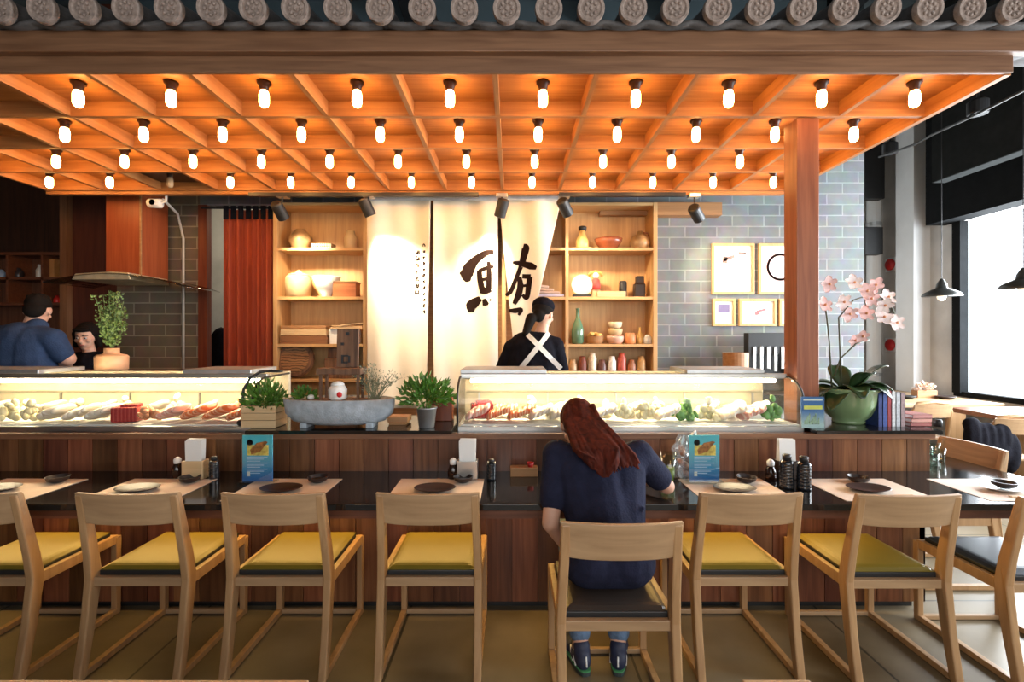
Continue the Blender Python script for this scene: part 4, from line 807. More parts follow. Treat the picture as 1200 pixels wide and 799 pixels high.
for k in range(8):
    lat(671+k*11.5, 10, Z4+.0, [(.9, 0), (1, .2), (1, 3.2+.8*(k % 3)), (.7, 3.7+.8*(k % 3)), (.7, 4.3+.8*(k % 3)), (.4, 4.4+.8*(k % 3))], 'spice_jar', '%s spice jar in the low row of the right shelf, %s' % (JN[k], nth(k)), 'jar', mat('spice_%d' % k, JC[k], .4, var=.3, scale=30), 4.82)
for k, (z, c_, w_) in enumerate([(0, (.55, .5, .62), .17), (.03, (.6, .42, .33), .15), (.06, (.66, .45, .33), .11), (.09, (.70, .5, .38), .08)]):
    tag(MB().obox((0, 0, .015), (w_*2, .2, .026), (0, R(2*k), 0)).build('folded_cloth', mat('cloth_%d' % k, c_, .8), None, loc=(WX(640, 4.85)-.02*k, 4.85, Z2+z), bevel=.008), ['lilac folded cloth at the bottom of the pile behind the chef', 'peach folded cloth second in the pile behind the chef', 'peach folded cloth third in the pile behind the chef', 'smallest pale folded cloth on top of the pile behind the chef'][k], 'cloth')
# ------------------------------------------------------------------ frames on brick wall
FR = [(834, 884, 285, 345, 'large upright framed print of a bird on the brick wall', 0), (889, 934, 285, 345, 'large framed print with a red ring beside the column', 1), (835, 862, 350, 382, 'small framed picture with a violet block, lower left', 2), (866, 910, 350, 382, 'landscape framed print with a small red mark', 3), (913, 945, 350, 382, 'framed print half hidden by the column', 4)]
M_fr = wood('frame_wood', (.50, .30, .12), (.62, .40, .18), 'z', .4)
for (a, b, c_, e, lb, kd) in FR:
    d = 5.05; x0, x1, z0, z1 = WX(a, d), WX(b, d), WZ(e, d), WZ(c_, d); cx, cz = (x0+x1)/2, (z0+z1)/2; w_, h_ = (x1-x0)/2, (z1-z0)/2
    t = thing('picture_frame', lb, 'picture', (cx, BW, cz)); y0 = -.03; th = .028
    MB().box(-w_, w_, y0, 0, h_-th, h_).box(-w_, w_, y0, 0, -h_, -h_+th).box(-w_, -w_+th, y0, 0, -h_+th, h_-th).box(w_-th, w_, y0, 0, -h_+th, h_-th).build('frame', M_fr, t, bevel=.003)
    pr = MB().box(-w_+th, w_-th, -.012, -.002, -h_+th, h_-th).build('print', mat('print_paper', (.85, .84, .82), .5, var=.02), t)
    q = MB()
    if kd == 0: q.obox((-.04, -.0135, h_*.42), (.12, .002, .03), (0, R(-20), 0)); q.obox((-.08, -.0135, h_*.36), (.05, .002, .07), (0, R(10), 0)); q.obox((.10, -.0135, h_*.62), (.08, .002, .02), (0, R(5), 0)); q.box(-.10, .12, -.0135, -.0125, h_*.25, h_*.27); mq = mat('sepia_ink', (.25, .16, .14), .6, var=.5, scale=40)
    elif kd == 1:
        for k in range(40): an = k*2*math.pi/40; q.obox((.03+.13*math.cos(an), -.0135, .02+.13*math.sin(an)), (.024, .002, .045), (0, -an, 0))
        mq = mat('rose_ink', (.65, .25, .25), .6, var=.2)
    elif kd == 2: q.box(-w_*.5, w_*.5, -.0135, -.0125, -.0, h_*.6); mq = mat('violet_ink', (.18, .15, .30), .6)
    else: q.obox((.04, -.0135, .02), (.10, .002, .02), (0, R(-15), 0)); q.obox((.0, -.0135, -.01), (.05, .002, .03), (0, R(-15), 0)); mq = mat('dusk_ink', (.40, .15, .16), .6, var=.4, scale=40)
    q.build('image', mq, pr)
# cutlery rack and wood bowl on a back worktop
tag(MB().box(1.46, 3.3, 4.55, BW-.01, .88, .93).box(1.5, 3.25, 4.6, BW-.01, 0, .88).build('back_worktop', M_dark, bevel=.004), 'dark worktop along the brick wall behind the cases', 'worktop')
d = 4.8; t = thing('cutlery_rack', 'black rack with hanging steel knives beside the column', 'rack', (WX(903, d), d, .93))
def lz(py): return WZ(py, d)-.93
MB().box(-.22, .22, 0, .1, lz(415), lz(390)).box(-.22, -.2, 0, .1, 0, lz(415)).box(.2, .22, 0, .1, 0, lz(415)).box(-.22, .22, .08, .1, 0, lz(415)).build('rack', M_matte, t, bevel=.004)
for k in range(6): MB().box(-.18+.07*k, -.15+.07*k, -.012, -.004, lz(432+3*(k % 2)), lz(406)).build('knife', M_metal, t, bevel=.003)
d = 4.75; t = thing('wooden_bowl', 'round orange wooden tub left of the knife rack', 'tub', (WX(862, d), d, .93)); MB().lathe([(.10, 0), (.115, .01), (.12, WZ(413, d)-.93), (.11, WZ(413, d)-.93), (.1, .1), (0, .1)], 24).build('tub', M_midwood, t)
# ------------------------------------------------------------------ left kitchen
d = 4.6; t = thing('range_hood', 'red brown wooden range hood with curved steel rim', 'range hood', (WX(145, d), 4.6, 2.02))
MB().box(-.17, .16, 0, .37, .02, .95).build('chimney', wood('hood_wood', (.26, .05, .014), (.38, .09, .028), 'z', .4), t, bevel=.004)
MB().box(.150, .166, -.004, .01, .02, .95).build('edge_strip', M_midwood, t)
def hood(u, v):
    x = -.62+1.3*u; z = .035-.10*((u-.45)*2)**2; return Vector((x, -.16+.55*v, z))
MB().sheet(hood, 24, 2).build('glass_wing', glass('smoked_glass', (.5, .45, .4), 2), t, solid=.006, smooth=True)
MB().prism([(-.36, -.02), (-.33, .035), (0, .055), (.16, .045), (.18, -.02)], -.15, .36, 'y').build('rim', mat('glint_steel', (.8, .72, .5), .4, .7), t, bevel=.006)  # yellowish bright colour stands in for the glint on the rim
t = thing('security_camera', 'small white bullet camera under the canopy near the hood', 'camera', (WX(182, 4.45), 4.45, 2.70)); MB().lathe([(.035, -.06), (.042, -.05), (.042, .05), (.03, .06)], 18, axis=Matrix.Rotation(R(90), 4, 'Y')).build('body', M_white, t, smooth=True); MB().lathe([(.0, -.0), (.026, -.0)], 16, c=(-.0, -.043, 0), axis=Matrix.Rotation(R(90), 4, 'X')).build('lens', M_matte, t); MB().tube([(.05, 0, 0), (.1, 0, .02), (.1, 0, .08)], .01).build('bracket', M_white, t)
tag(MB().tube([(WX(200, 4.6), 4.5, 2.75), (WX(208, 4.9), 4.9, 2.72), (WX(211, 5.05), 5.05, 2.65), (WX(215, 5.05), 5.05, 2.5), (WX(215, 5.05), 5.05, .9)], .012, 8).build('cable_conduit', mat('conduit_white', (.6, .58, .54), .5), smooth=True), 'thin white conduit running down the brick wall near the hood', 'conduit')
tag(MB().box(WX(75, 5.1), WX(83, 5.1), 5.05, 5.12, 0, 3.4).build('timber_post', wood('post_brown', (.16, .07, .03), (.24, .11, .05), 'z')), 'narrow brown timber post right of the kitchen cubbies', 'post')
struct(MB().box(WX(83, 5.15), -4.14, 5.13, 5.3, 0, 5).build('wall_partition', wood('partition_wood', (.06, .014, .007), (.10, .026, .012), 'z')))
# cubby shelf
d = 5.5; t = thing('cubby_shelf', 'dark wooden cubby shelf in the kitchen at far left', 'shelf', (0, d, 0))
xa, xb = WX(-90, d), WX(78, d); za, zm, zb_ = WZ(297, d), WZ(326, d), WZ(356, d); M_cub = wood('cubby_wood', (.13, .04, .018), (.20, .07, .03), 'x')
MB().box(xa, xb, .28, .3, .9, za).build('back_panel', wood('cubby_back', (.10, .035, .018), (.17, .07, .035), 'z'), t)
for z in (za, zm, zb_): MB().box(xa, xb, 0, .28, z-.015, z+.015).build('shelf_board', M_cub, t)
for pxx in (-70, -30, 8, 49, 76): MB().box(WX(pxx, d)-.012, WX(pxx, d)+.012, 0, .28, zb_, za).build('divider', M_cub, t)
tag(MB().box(xa, xb, 5.45, 5.9, 0, .89).build('kitchen_cabinet', M_dark, bevel=.01), 'dark kitchen base cabinet under the cubby shelf', 'cabinet')
for k, (pxx, w_, h_, z, c_, lb, nm) in enumerate([(2, 8, 10, zm, (.35, .45, .6), 'bluish glass in the leftmost upper cubby', 'glass'), (22, 9, 12, zm, (.04, .03, .03), 'dark jar in the second upper cubby', 'jar'), (46, 6, 16, zm, (.7, .68, .6), 'white bottle with dark base in the upper cubby', 'bottle'), (63, 8, 22, zm, (.55, .25, .08), 'orange carton in the right upper cubby', 'carton'), (67, 7, 9, zb_, (.7, .03, .02), 'bright red pot in the lower right cubby', 'pot')]):
    s_ = w_/2*5.62/F
    if nm == 'carton': tag(MB().box(-s_, s_, -s_, s_, 0, h_*5.62/F).build('carton', mat('kit_%d' % k, c_, .5), None, loc=(WX(pxx, 5.62), 5.62, z+.015), bevel=.004), lb, nm)
    else: tag(MB().lathe([(s_*.9, 0), (s_, .01), (s_, h_*5.62/F*.6), (s_*.5, h_*5.62/F*.8), (s_*.45, h_*5.62/F)], 16).build('kitchen_'+nm, mat('kit_%d' % k, c_, .3), None, loc=(WX(pxx, 5.62), 5.62, z+.015), smooth=True), lb, nm)
# rust curtain
t = thing('rust_curtain', 'long rust red curtain hanging beside the left shelf', 'curtain', (0, 0, 0))
xa, xb = WX(262, 4.9), WX(321, 4.9)
def rc(u, v): x = xa+(xb-xa)*u; return Vector((x+.01*math.sin(30*u), 4.9+.028*math.sin(u*34)*(0.6+.4*v)+.012*math.sin(u*71), 2.76-1.95*v))
MB().sheet(rc, 120, 12).build('cloth', M_redc, t, smooth=True, solid=.003)
MB().tube([(WX(236, 4.9), 4.9, 2.78), (WX(322, 4.9), 4.9, 2.78)], .012).build('rod', M_matte, t)
MB().box(xa-.01, xa+.01, 4.89, BW, 2.77, 2.79).box(xb-.02, xb, 4.89, BW, 2.77, 2.79).build('rod_bracket', M_matte, t)
rf = MB()
for k in range(7): rf.box(xa+.02+k*.075, xa+.07+k*.075, 4.86, 4.87, 2.66, 2.79)
rf.build('header_loops', M_bcloth, t)
t = tag(MB().ball((0, 0, 0), (.16, .09, .34), 18, 12).ball((.08, 0, -.2), (.16, .1, .3), 16, 10).build('hanging_coat', M_bcloth, None, remesh=.02, loc=(WX(259, 5.6), 5.6, 1.25)), 'black coat seen through the doorway behind the red curtain', 'coat')
tag(MB().box(-.3, .3, -.2, .2, 0, 1.0).build('storage_crate', M_dark, None, loc=(WX(259, 5.6), 5.6, 0), bevel=.01), 'dark crate beneath the black coat in the doorway', 'crate')
# vase with plant on left case back
d = 3.41; t = thing('flower_vase', 'peach ceramic vase of small-leaved green branches behind the left case', 'vase', (WX(131, d), d, 1.238))
k_ = d/F; zb0 = WZ(434, d)-1.17
tag(MB().box(-4.3, -1.75, 3.31, 3.53, 0, 1.238).build('prep_counter', M_dark, bevel=.004), 'dark prep counter behind the left sushi case', 'counter')
MB().lathe([(.088, 0), (.096, .006), (.098, .095), (.085, .108), (.05, .116), (.045, .125), (.045, .155), (.035, .155)], 28).build('vase', M_terra, t, smooth=True)
l_ = MB(); rv = random.Random(9)
for k in range(26):
    a = rv.uniform(0, 6.28); q_ = rv.uniform(.01, .105); hgt = rv.uniform(.16, .43); p0 = Vector((0, 0, .14)); p1 = Vector((q_*.6*math.cos(a), q_*.6*math.sin(a), .14+hgt*.5)); p2 = Vector((q_*math.cos(a)*1.1, q_*math.sin(a), .14+hgt))
    l_.tube([p0, p1, p2], .0018, 4)
    for j in range(22): f_ = rv.uniform(.2, 1); pp = p0.lerp(p2, f_) if f_ < .5 else p1.lerp(p2, (f_-.5)*2); leaves(l_, pp, (.02, .02, .015), 3, .022, .016, rv)
l_.build('branches', M_leafl, t)
# ------------------------------------------------------------------ right dining room
def pendant(x, y, z, label):
    t = thing('pendant_lamp', label, 'pendant lamp', (x, y, z), 0, 'black pendant lamps')
    MB().lathe([(.165, 0), (.165, .008), (.145, .035), (.075, .075), (.05, .085), (.045, .12), (.03, .15), (.012, .18)], 32).build('shade', mat('lamp_black', (.03, .032, .03), .3), t, smooth=True)
    MB().tube([(0, 0, .17), (0, 0, 4.98-z)], .004, 6).build('cord', M_matte, t)
    MB().ball((0, 0, .0), (.04, .04, .05), 14, 9).build('bulb', emis('pendant_bulb', (1, .85, .65), 1.2), t, smooth=True)
pendant(4.44, 5.0, WZ(347, 5.0), 'black pendant lamp left of the bright window')
pendant(4.46, 4.22, WZ(338, 4.22), 'black pendant lamp cut off at the right photo edge')
for k, (y_, nm) in enumerate([(310, 'red round fire alarm high on the concrete wall'), (404, 'red round fire alarm low on the concrete wall')]):
    dd = 567*5.55/444.5; t = thing('fire_alarm', nm, 'fire alarm', (5.55, dd, WZ(y_, dd))); MB().lathe([(.0, .05), (.06, .05), (.085, .03), (.085, 0)], 20, axis=Matrix.Rotation(R(-90), 4, 'Y')).build('bell', mat('alarm_red', (.6, .02, .02), .35), t, smooth=True); MB().box(-.01, 0, -.1, .1, -.1, .1).build('backplate', M_concl, t)
def mk_table(x0, x1, y0, y1, label, m_, legx):
    t = thing('dining_table', label, 'table', ((x0+x1)/2, (y0+y1)/2, 0)); a = (x1-x0)/2; b = (y1-y0)/2
    MB().box(-a, a, -b, b, .69, .735).build('tabletop', m_, t, bevel=.004)
    for lx in legx:
        MB().box(lx-.09, lx+.09, -b+.05, -b+.11, 0, .69).build('leg', M_oak, t, bevel=.003); MB().box(lx-.09, lx+.09, b-.11, b-.05, 0, .69).build('leg', M_oak, t, bevel=.003)
mk_table(4.0, 5.45, 5.35, 6.7, 'long pale wooden table by the far window corner', M_oakx, (-.55, .25))
mk_table(4.58, 5.45, 4.45, 5.1, 'brown wooden table at the right edge by the window', wood('table_brown', (.16, .06, .03), (.26, .11, .055), 'x', .3), (.3,))
def mk_chair2(x, y, rz, label):
    t = thing('bentwood_chair', label, 'chair', (x, y, 0), rz, 'chairs in the side dining area')
    MB().tube([(-.2, -.22, 0), (-.2, -.2, .44), (-.195, -.25, .72), (-.15, -.265, .80), (0, -.28, .815), (.15, -.265, .80), (.195, -.25, .72), (.2, -.2, .44), (.2, -.22, 0)], .018, 10).build('back_frame', M_oak, t, smooth=True)
    MB().box(-.2, .2, -.2, .2, .42, .45).build('seat', M_oakx, t, bevel=.01)
    for s in (-1, 1): MB().tube([(s*.18, .18, 0), (s*.17, .17, .43)], .016, 8).build('leg', M_oak, t)
    def bb(u, v): a = -.19+.38*u; return Vector((a, -.245-.03*(1-(2*u-1)**2)-.03*v, .66+.13*v))
    MB().sheet(bb, 10, 2).build('backrest', M_oakx, t, solid=.015)
    return t
mk_chair2(WX(1160, 4.35)-.02, 4.30, R(-8), 'bentwood chair draped with a black coat near the brown table')
mk_chair2(4.25, 5.15, 0, 'pale chair with its back to us at the long pale table'); mk_chair2(5.0, 7.0-.12, R(180), 'pale chair on the far side of the table, right'); mk_chair2(4.35, 6.95, R(180), 'pale chair on the far side of the table, left'); mk_chair2(3.85, 5.9, R(-90), 'pale chair at the left end of the long table')
cbk = MB(); cx_, cy_ = WX(1147, 4.12), 4.06
for k in range(16): cbk.ball((cx_-.16+.021*k, cy_-.02+.012*math.sin(k*2.1), .62+.012*math.sin(k*1.1)), (.035, .045, .15-.002*k), 12, 9)
cbk.ball((cx_-.12, cy_, .74), (.07, .05, .06)); cbk.ball((cx_+.05, cy_, .52), (.2, .08, .14)); cbk.ball((cx_+.20, cy_, .5), (.08, .07, .18))
tag(cbk.build('draped_coat', M_bcloth, None, remesh=.014), 'black coat hung over the back of the bentwood chair', 'coat')
t = thing('table_planter', 'small brown box planter with pink flowers on the long table', 'planter', (WX(1083, 5.9), 5.9, .735)); MB().box(-.12, .12, -.05, .05, 0, .09).build('box', M_midwood, t, bevel=.004); l_ = MB(); leaves(l_, (0, 0, .11), (.11, .05, .07), 160, .04, .03, rnd); l_.build('flowers', mat('pale_flowers', (.75, .55, .45), .6, var=.4, scale=60), t)
for k, (pxx, dd) in enumerate([(1062, 5.8), (1108, 5.75), (1140, 5.9)]): tag(MB().lathe([(.05, 0), (.09, .02), (.10, .035), (.09, .035), (0, .015)], 20).build('dark_dish', [M_matte, M_lacq, M_zinc][k], None, smooth=True, loc=(WX(pxx, dd), dd, .735)), ['black dish on the long pale table, leftmost', 'brown black dish on the long pale table near its leg', 'grey dish on the long pale table, rightmost'][k], 'dish')
# ceiling spots and cable at upper right
for k, (pxx, pyy, dd) in enumerate([(1043, 180, 5.6), (1146, 134, 4.2)]):
    t = thing('ceiling_spotlight', ['black ceiling spotlight above the concrete column', 'black ceiling spotlight in front of the big duct'][k], 'spotlight', tuple(W(pxx, pyy, dd)))
    MB().lathe([(.07, 0), (.075, .01), (.075, .11), (.05, .13)], 20).build('housing', M_matte, t); MB().lathe([(0, .004), (.06, .004)], 20).build('lens', emis('warm_lens', (1, .8, .5), 3), t); MB().tube([(0, 0, .12), (0, 0, 4.98-W(pxx, pyy, dd).z)], .01).build('stem', M_matte, t)
tag(MB().tube([W(1215, 98, 3.6), W(1140, 136, 4.2), W(1092, 158, 4.9), W(1075, 168, 5.2), W(1030, 184, 5.7)], .012, 6).build('ceiling_cable', mat('cable_grey', (.05, .05, .05), .5), smooth=True), 'dark conduit slanting between the two ceiling spotlights', 'conduit')

# ------------------------------------------------------------------ people
def hand(mb, wrist, direc, palm_n, s=1.0, curl=.5, side=1):
    """palm + five fingers as capsules; direc = pointing direction, palm_n = palm normal"""
    dv = Vector(direc).normalized(); nv = Vector(palm_n).normalized(); sv = dv.cross(nv).normalized()*side; nv = sv.cross(dv).normalized()*side
    w0 = Vector(wrist)
    for j in range(4):
        o = (j-1.5)*.019*s; mb.cap(w0+sv*o*.6+dv*.012*s, w0+sv*o+dv*.085*s, .013*s, .011*s, 10)
        L_ = [.036, .042, .040, .031][j]*s; p = w0+sv*o+dv*.085*s; ang = 0
        for seg in range(3):
            ang += curl*[.5, .8, .7][seg]; dd = (dv*math.cos(ang)-nv*math.sin(ang)); q = p+dd*L_*[1, .75, .6][seg]; mb.cap(p, q, .0092*s, .0082*s, 8); p = q
    p = w0-sv*.022*s+dv*.025*s; q = p-sv*.032*s+dv*.03*s-nv*.01*s; mb.cap(p, q, .013*s, .010*s, 8); mb.cap(q, q+dv*.028*s-nv*.012*s, .010*s, .008*s, 8)
def head(mb, c, s, rot):
    """skin head; face looks to local -Y... rot = Euler; c centre"""
    mt = Matrix.Translation(c) @ Euler(rot).to_matrix().to_4x4()
    P_ = lambda x, y, z: mt @ Vector((x*s, y*s, z*s))
    e = Euler(rot)
    mb.ball(P_(0, .01, .02), (.077*s, .095*s, .095*s), 20, 14, rot=e); mb.ball(P_(0, -.028, -.045), (.058*s, .062*s, .068*s), 16, 12, rot=e); mb.ball(P_(0, -.062, -.088), (.024*s, .02*s, .02*s), 10, 8, rot=e)
    mb.tube([P_(0, -.085, .018), P_(0, -.108, -.022), P_(0, -.092, -.032)], [.008*s, .014*s, .012*s], 8)
    for sg in (-1, 1): mb.ball(P_(sg*.078, .008, -.008), (.011*s, .02*s, .032*s), 8, 8, rot=e); mb.ball(P_(sg*.042, -.068, -.018), (.022*s, .016*s, .02*s), 8, 8, rot=e)
    mb.ball(P_(0, -.088, -.055), (.025*s, .010*s, .009*s), 10, 6, rot=e)
    mb.ball(P_(0, -.083, .030), (.050*s, .012*s, .010*s), 10, 6, rot=e)
    return P_
def face_bits(P_, s, parent, rot, lipc=(.45, .12, .10)):
    e = Euler(rot)
    ey = MB(); ib = MB()
    for sg in (-1, 1): ey.ball(P_(sg*.031, -.084, .010), (.013*s, .006*s, .007*s), 10, 6, rot=e); ib.ball(P_(sg*.031, -.0895, .010), (.006*s, .003*s, .006*s), 8, 6, rot=e)
    ey.build('eyes', mat('eye_white', (.7, .68, .65), .3), parent, smooth=True); ib.build('irises', M_matte, parent, smooth=True)
    eb = MB()
    for sg in (-1, 1): eb.tube([P_(sg*.014, -.094, .032), P_(sg*.034, -.092, .038), P_(sg*.052, -.078, .032)], .0035*s, 6)
    eb.build('eyebrows', M_hairb, parent, smooth=True); MB().ball(P_(0, -.096, -.055), (.021*s, .005*s, .0065*s), 10, 6, rot=e).build('lips', mat('lips', lipc, .5), parent, smooth=True)
# --- customer
cu = thing('person', 'customer with long auburn hair in a navy shirt leaning over the bar', 'person', (.395, 2.02, 0))
def L3(x, y, z): return Vector((x-.395, y-2.02, z))
hip = L3(.40, 2.02, .562); chest = L3(.385, 2.17, .86); nk = L3(.355, 2.27, .985)
shL = L3(.205, 2.20, .935); shR = L3(.575, 2.20, .935); elL = L3(.165, 2.07, .675); wrL = L3(.235, 2.20, .53)
elR = L3(.735, 2.30, .762); wrR = L3(.62, 2.49, .765)
hc = L3(.325, 2.385, 1.035)
body = MB(); body.cap(hip+Vector((-.09, .02, 0)), hip+Vector((.09, .02, 0)), .095, .095); body.cap(hip, chest, .11, .12); body.cap(chest+Vector((-.08, 0, .02)), chest+Vector((.08, 0, .02)), .095, .095); body.cap(chest, nk, .09, .05); body.cap(nk, hc+Vector((0, -.05, -.03)), .05, .05)
for sh, el, wr in ((shL, elL, wrL), (shR, elR, wrR)): body.cap(sh, el, .045, .038); body.cap(el, wr, .037, .025)
Pc = head(body, hc, 1.0, (R(48), 0, R(182)))
hand(body, wrL, (.25, .95, -.15), (0, 0, -1), 1, .4, 1); hand(body, wrR+Vector((0, 0, .0)), (-.5, .85, .0), (0, 0, -1), 1, .35, -1)
knL = L3(.28, 2.42, .53); knR = L3(.53, 2.42, .53); anL = L3(.305, 2.16, .13); anR = L3(.475, 2.16, .13)
for sg, kn, an in ((-1, knL, anL), (1, knR, anR)): body.cap(hip+Vector((sg*.08, .03, -.01)), kn, .08, .055); body.cap(kn, an, .052, .036); body.cap(an, an+Vector((0, .02, -.06)), .036, .035)
ob = body.build('body', M_skin, cu, remesh=.0055, sm=3)
face_bits(Pc, 1.0, cu, (R(48), 0, R(182)))
sh_ = MB(); sh_.cap(hip+Vector((-.085, -.01, -.015)), hip+Vector((.085, -.01, -.015)), .112, .112); sh_.cap(hip+Vector((-.07, -.02, .0)), hip+Vector((-.055, .02, .10)), .115, .105); sh_.cap(hip+Vector((.07, -.02, .0)), hip+Vector((.055, .02, .10)), .115, .105)
sh_.cap(hip+Vector((-.055, .02, .10)), chest+Vector((-.09, 0, 0)), .105, .112); sh_.cap(hip+Vector((.055, .02, .10)), chest+Vector((.10, 0, 0)), .105, .112); sh_.cap(hip+Vector((0, 0, .1)), chest, .12, .13)
sh_.cap(chest+Vector((-.07, -.0, .02)), shL, .10, .070); sh_.cap(chest+Vector((.07, 0, .02)), shR, .10, .070); sh_.cap(chest+Vector((0, 0, .04)), nk+Vector((0, -.03, -.02)), .10, .068)
sh_.cap(shL, shL.lerp(elL, .66), .068, .060); sh_.cap(shR, shR.lerp(elR, .70), .068, .062)
rr2 = random.Random(4)
for k in range(14): x_ = rr2.uniform(-.12, .12); z_ = rr2.uniform(.55, .85); y_ = .02+(z_-.545)*.47-.125; sh_.cap((x_, y_-.002, z_), (x_+rr2.uniform(-.07, .07), y_+.005, z_+rr2.uniform(-.06, .06)), .014, .008, 8)
sh_.build('shirt', M_navy, cu, remesh=.0075, sm=5)
jn = MB()
for sg, kn, an in ((-1, knL, anL), (1, knR, anR)): jn.cap(hip+Vector((sg*.08, .04, -.015)), kn, .088, .064); jn.cap(kn, an.lerp(kn, .05), .062, .050)
jn.cap(hip+Vector((-.08, 0, -.02)), hip+Vector((.08, 0, -.02)), .095, .095); jn.build('jeans', M_jeans, cu, remesh=.009, sm=3)
for sg, an in ((-1, anL), (1, anR)):
    rzz = Matrix.Rotation(sg*R(-14), 4, 'Z'); b_ = Vector((an.x, an.y, 0)); T_ = lambda v: b_+(rzz @ Vector(v))
    s_ = MB(); s_.ball(T_((0, -.03, .055)), (.037, .045, .045)); s_.ball(T_((0, .03, .05)), (.038, .07, .036)); s_.ball(T_((0, .11, .042)), (.043, .065, .030)); s_.cap(T_((0, -.025, .05)), T_((0, -.015, .1)), .036, .038)
    so = s_.build('trainer', mat('trainer_navy', (.015, .02, .05), .6), cu, remesh=.006, sm=3)
    sl_ = MB(); pts = []
    for k in range(28):
        an = 2*math.pi*k/28; yy = .048+.122*math.sin(an); wv = (.036+.008*max(0, math.sin(an)))*abs(math.cos(an))**.6; pts.append((wv*(1 if math.cos(an) > 0 else -1), yy))
    sl_.prism([(T_((a, b, 0)).x, T_((a, b, 0)).y) for a, b in pts], .003, .020, 'z'); sl_.build('sole', mat('sole_dark', (.03, .04, .04), .6), so)
    sl2 = MB(); sl2.prism([(T_((a*1.03, b*1.0, 0)).x, T_((a*1.03, b*1.0, 0)).y) for a, b in pts], .020, .024, 'z'); sl2.build('green_line', mat('trim_green', (.08, .3, .12), .5), so)
    st_ = MB()
    for q_ in (0, .035): 
        for s2 in (-1, 1): st_.tube([T_((s2*.034, -.03+q_, .03)), T_((s2*.035, -.01+q_, .055)), T_((s2*.028, .01+q_, .075))], .0035, 6)
    st_.tube([T_((0.0, -.074, .045)), T_((0.0, -.066, .085))], .004, 6)
    st_.build('stripes', M_white, so, smooth=True)
hr = MB(); e = (R(48), 0, R(182)); HM = Matrix.Translation(hc) @ Euler(e).to_matrix().to_4x4(); Hh = lambda x, y, z: HM @ Vector((x, y, z))
hr.ball(Hh(0, .02, .030), (.088, .104, .100), 20, 14, rot=e); hr.ball(Hh(0, .06, -.03), (.084, .07, .09), 16, 12, rot=e)
rh = random.Random(2)
for k in range(150):
    u = rh.random(); lay = rh.uniform(0, .02)
    a0 = Hh((.5-u)*.15, .10+rh.uniform(-.02, .01), .05-rh.uniform(0, .07)); a1 = Hh((.5-u)*.17, .115, -.05)
    if u < .66: q_ = u/.66; e1 = L3(.325+.105*q_+rh.uniform(-.012, .012), 2.035-lay*.3, .875+rh.uniform(-.02, .03)+.07*abs(q_-.62)*1.6); m1 = L3(.268+.19*q_, 2.095-lay, .985)
    else: v_ = (u-.66)/.34; e1 = L3(.44+.12*v_+rh.uniform(-.01, .01), 2.06+.035*v_-lay*.3, .92+rh.uniform(-.03, .02)); m1 = L3(.40+.11*v_, 2.125-lay, 1.0-.01*v_)
    hr.tube([a0, a1, m1, m1.lerp(e1, .5)+Vector((rh.uniform(-.01, .01), -.008, 0)), e1], [.010, .012, .011, .009, .002], 6)
hr.build('hair', M_hairr, cu, remesh=.0038, sm=1)
# --- chef with crossed straps
ch = thing('person', 'chef in dark clothes with white crossed apron straps behind the bar', 'person', (WX(622, 3.95), 3.95, 0))
b = MB(); cz = 1.38
b.cap((-.07, 0, 1.0), (-.05, 0, cz), .14, .12); b.cap((.07, 0, 1.0), (.07, 0, cz), .14, .12); b.cap((0, 0, 1.0), (0, 0, cz), .15, .13); b.cap((.06, 0, cz), (.10, .03, 1.55), .08, .05)
for s in (-1, 1): b.cap((s*.09, 0, 1.0), (s*.1, .0, .5), .10, .065); b.cap((s*.1, 0, .5), (s*.1, .0, .08), .06, .045); b.cap((s*.1, 0, .05), (s*.1, .12, .04), .045, .035)
b.cap((-.15, 0, 1.38), (-.26, .06, 1.16), .05, .04); b.cap((-.26, .06, 1.16), (-.14, .28, 1.12), .038, .028); b.cap((.20, 0, 1.40), (.27, .06, 1.18), .05, .04); b.cap((.27, .06, 1.18), (.12, .28, 1.12), .038, .028)
hand(b, (-.14, .28, 1.12), (.5, .8, -.1), (0, 0, -1), 1, .5, 1); hand(b, (.12, .28, 1.12), (-.5, .8, -.1), (0, 0, -1), 1, .5, -1)
rot = (R(18), 0, R(150)); hcc = Vector((.105, .04, 1.655)); Pp = head(b, hcc, 1, rot); b.build('body', M_skin, ch, remesh=.007, sm=3); face_bits(Pp, 1, ch, rot)
tp = MB(); tp.cap((-.07, 0, 1.0), (-.05, 0, cz), .15, .135); tp.cap((.07, 0, 1.0), (.07, 0, cz), .15, .135); tp.cap((0, -.01, 1.0), (0, -.01, cz), .15, .14); tp.cap((-.04, 0, 1.40), (-.15, 0, 1.38), .09, .075); tp.cap((.08, 0, 1.42), (.20, 0, 1.40), .09, .075); tp.cap((.06, 0, 1.42), (.09, .02, 1.48), .09, .062)
tp.cap((-.15, 0, 1.38), (-.25, .05, 1.18), .07, .055); tp.cap((.20, 0, 1.40), (.265, .055, 1.2), .07, .055); tp.build('jacket', M_bcloth, ch, remesh=.01, sm=4)
tr = MB()
for s in (-1, 1): tr.cap((s*.08, 0, .98), (s*.1, .0, .5), .12, .085); tr.cap((s*.1, 0, .5), (s*.1, .0, .12), .08, .065)
tr.build('trousers', M_bcloth, ch, remesh=.014)
sp_ = MB()
def strap(p0, p1, n=16):
    for k in range(n):
        pass
def onback(x, z): 
    return -.01-math.sqrt(max(.0005, .155**2-(min(abs(x-.02), .14)*.85)**2))-.004
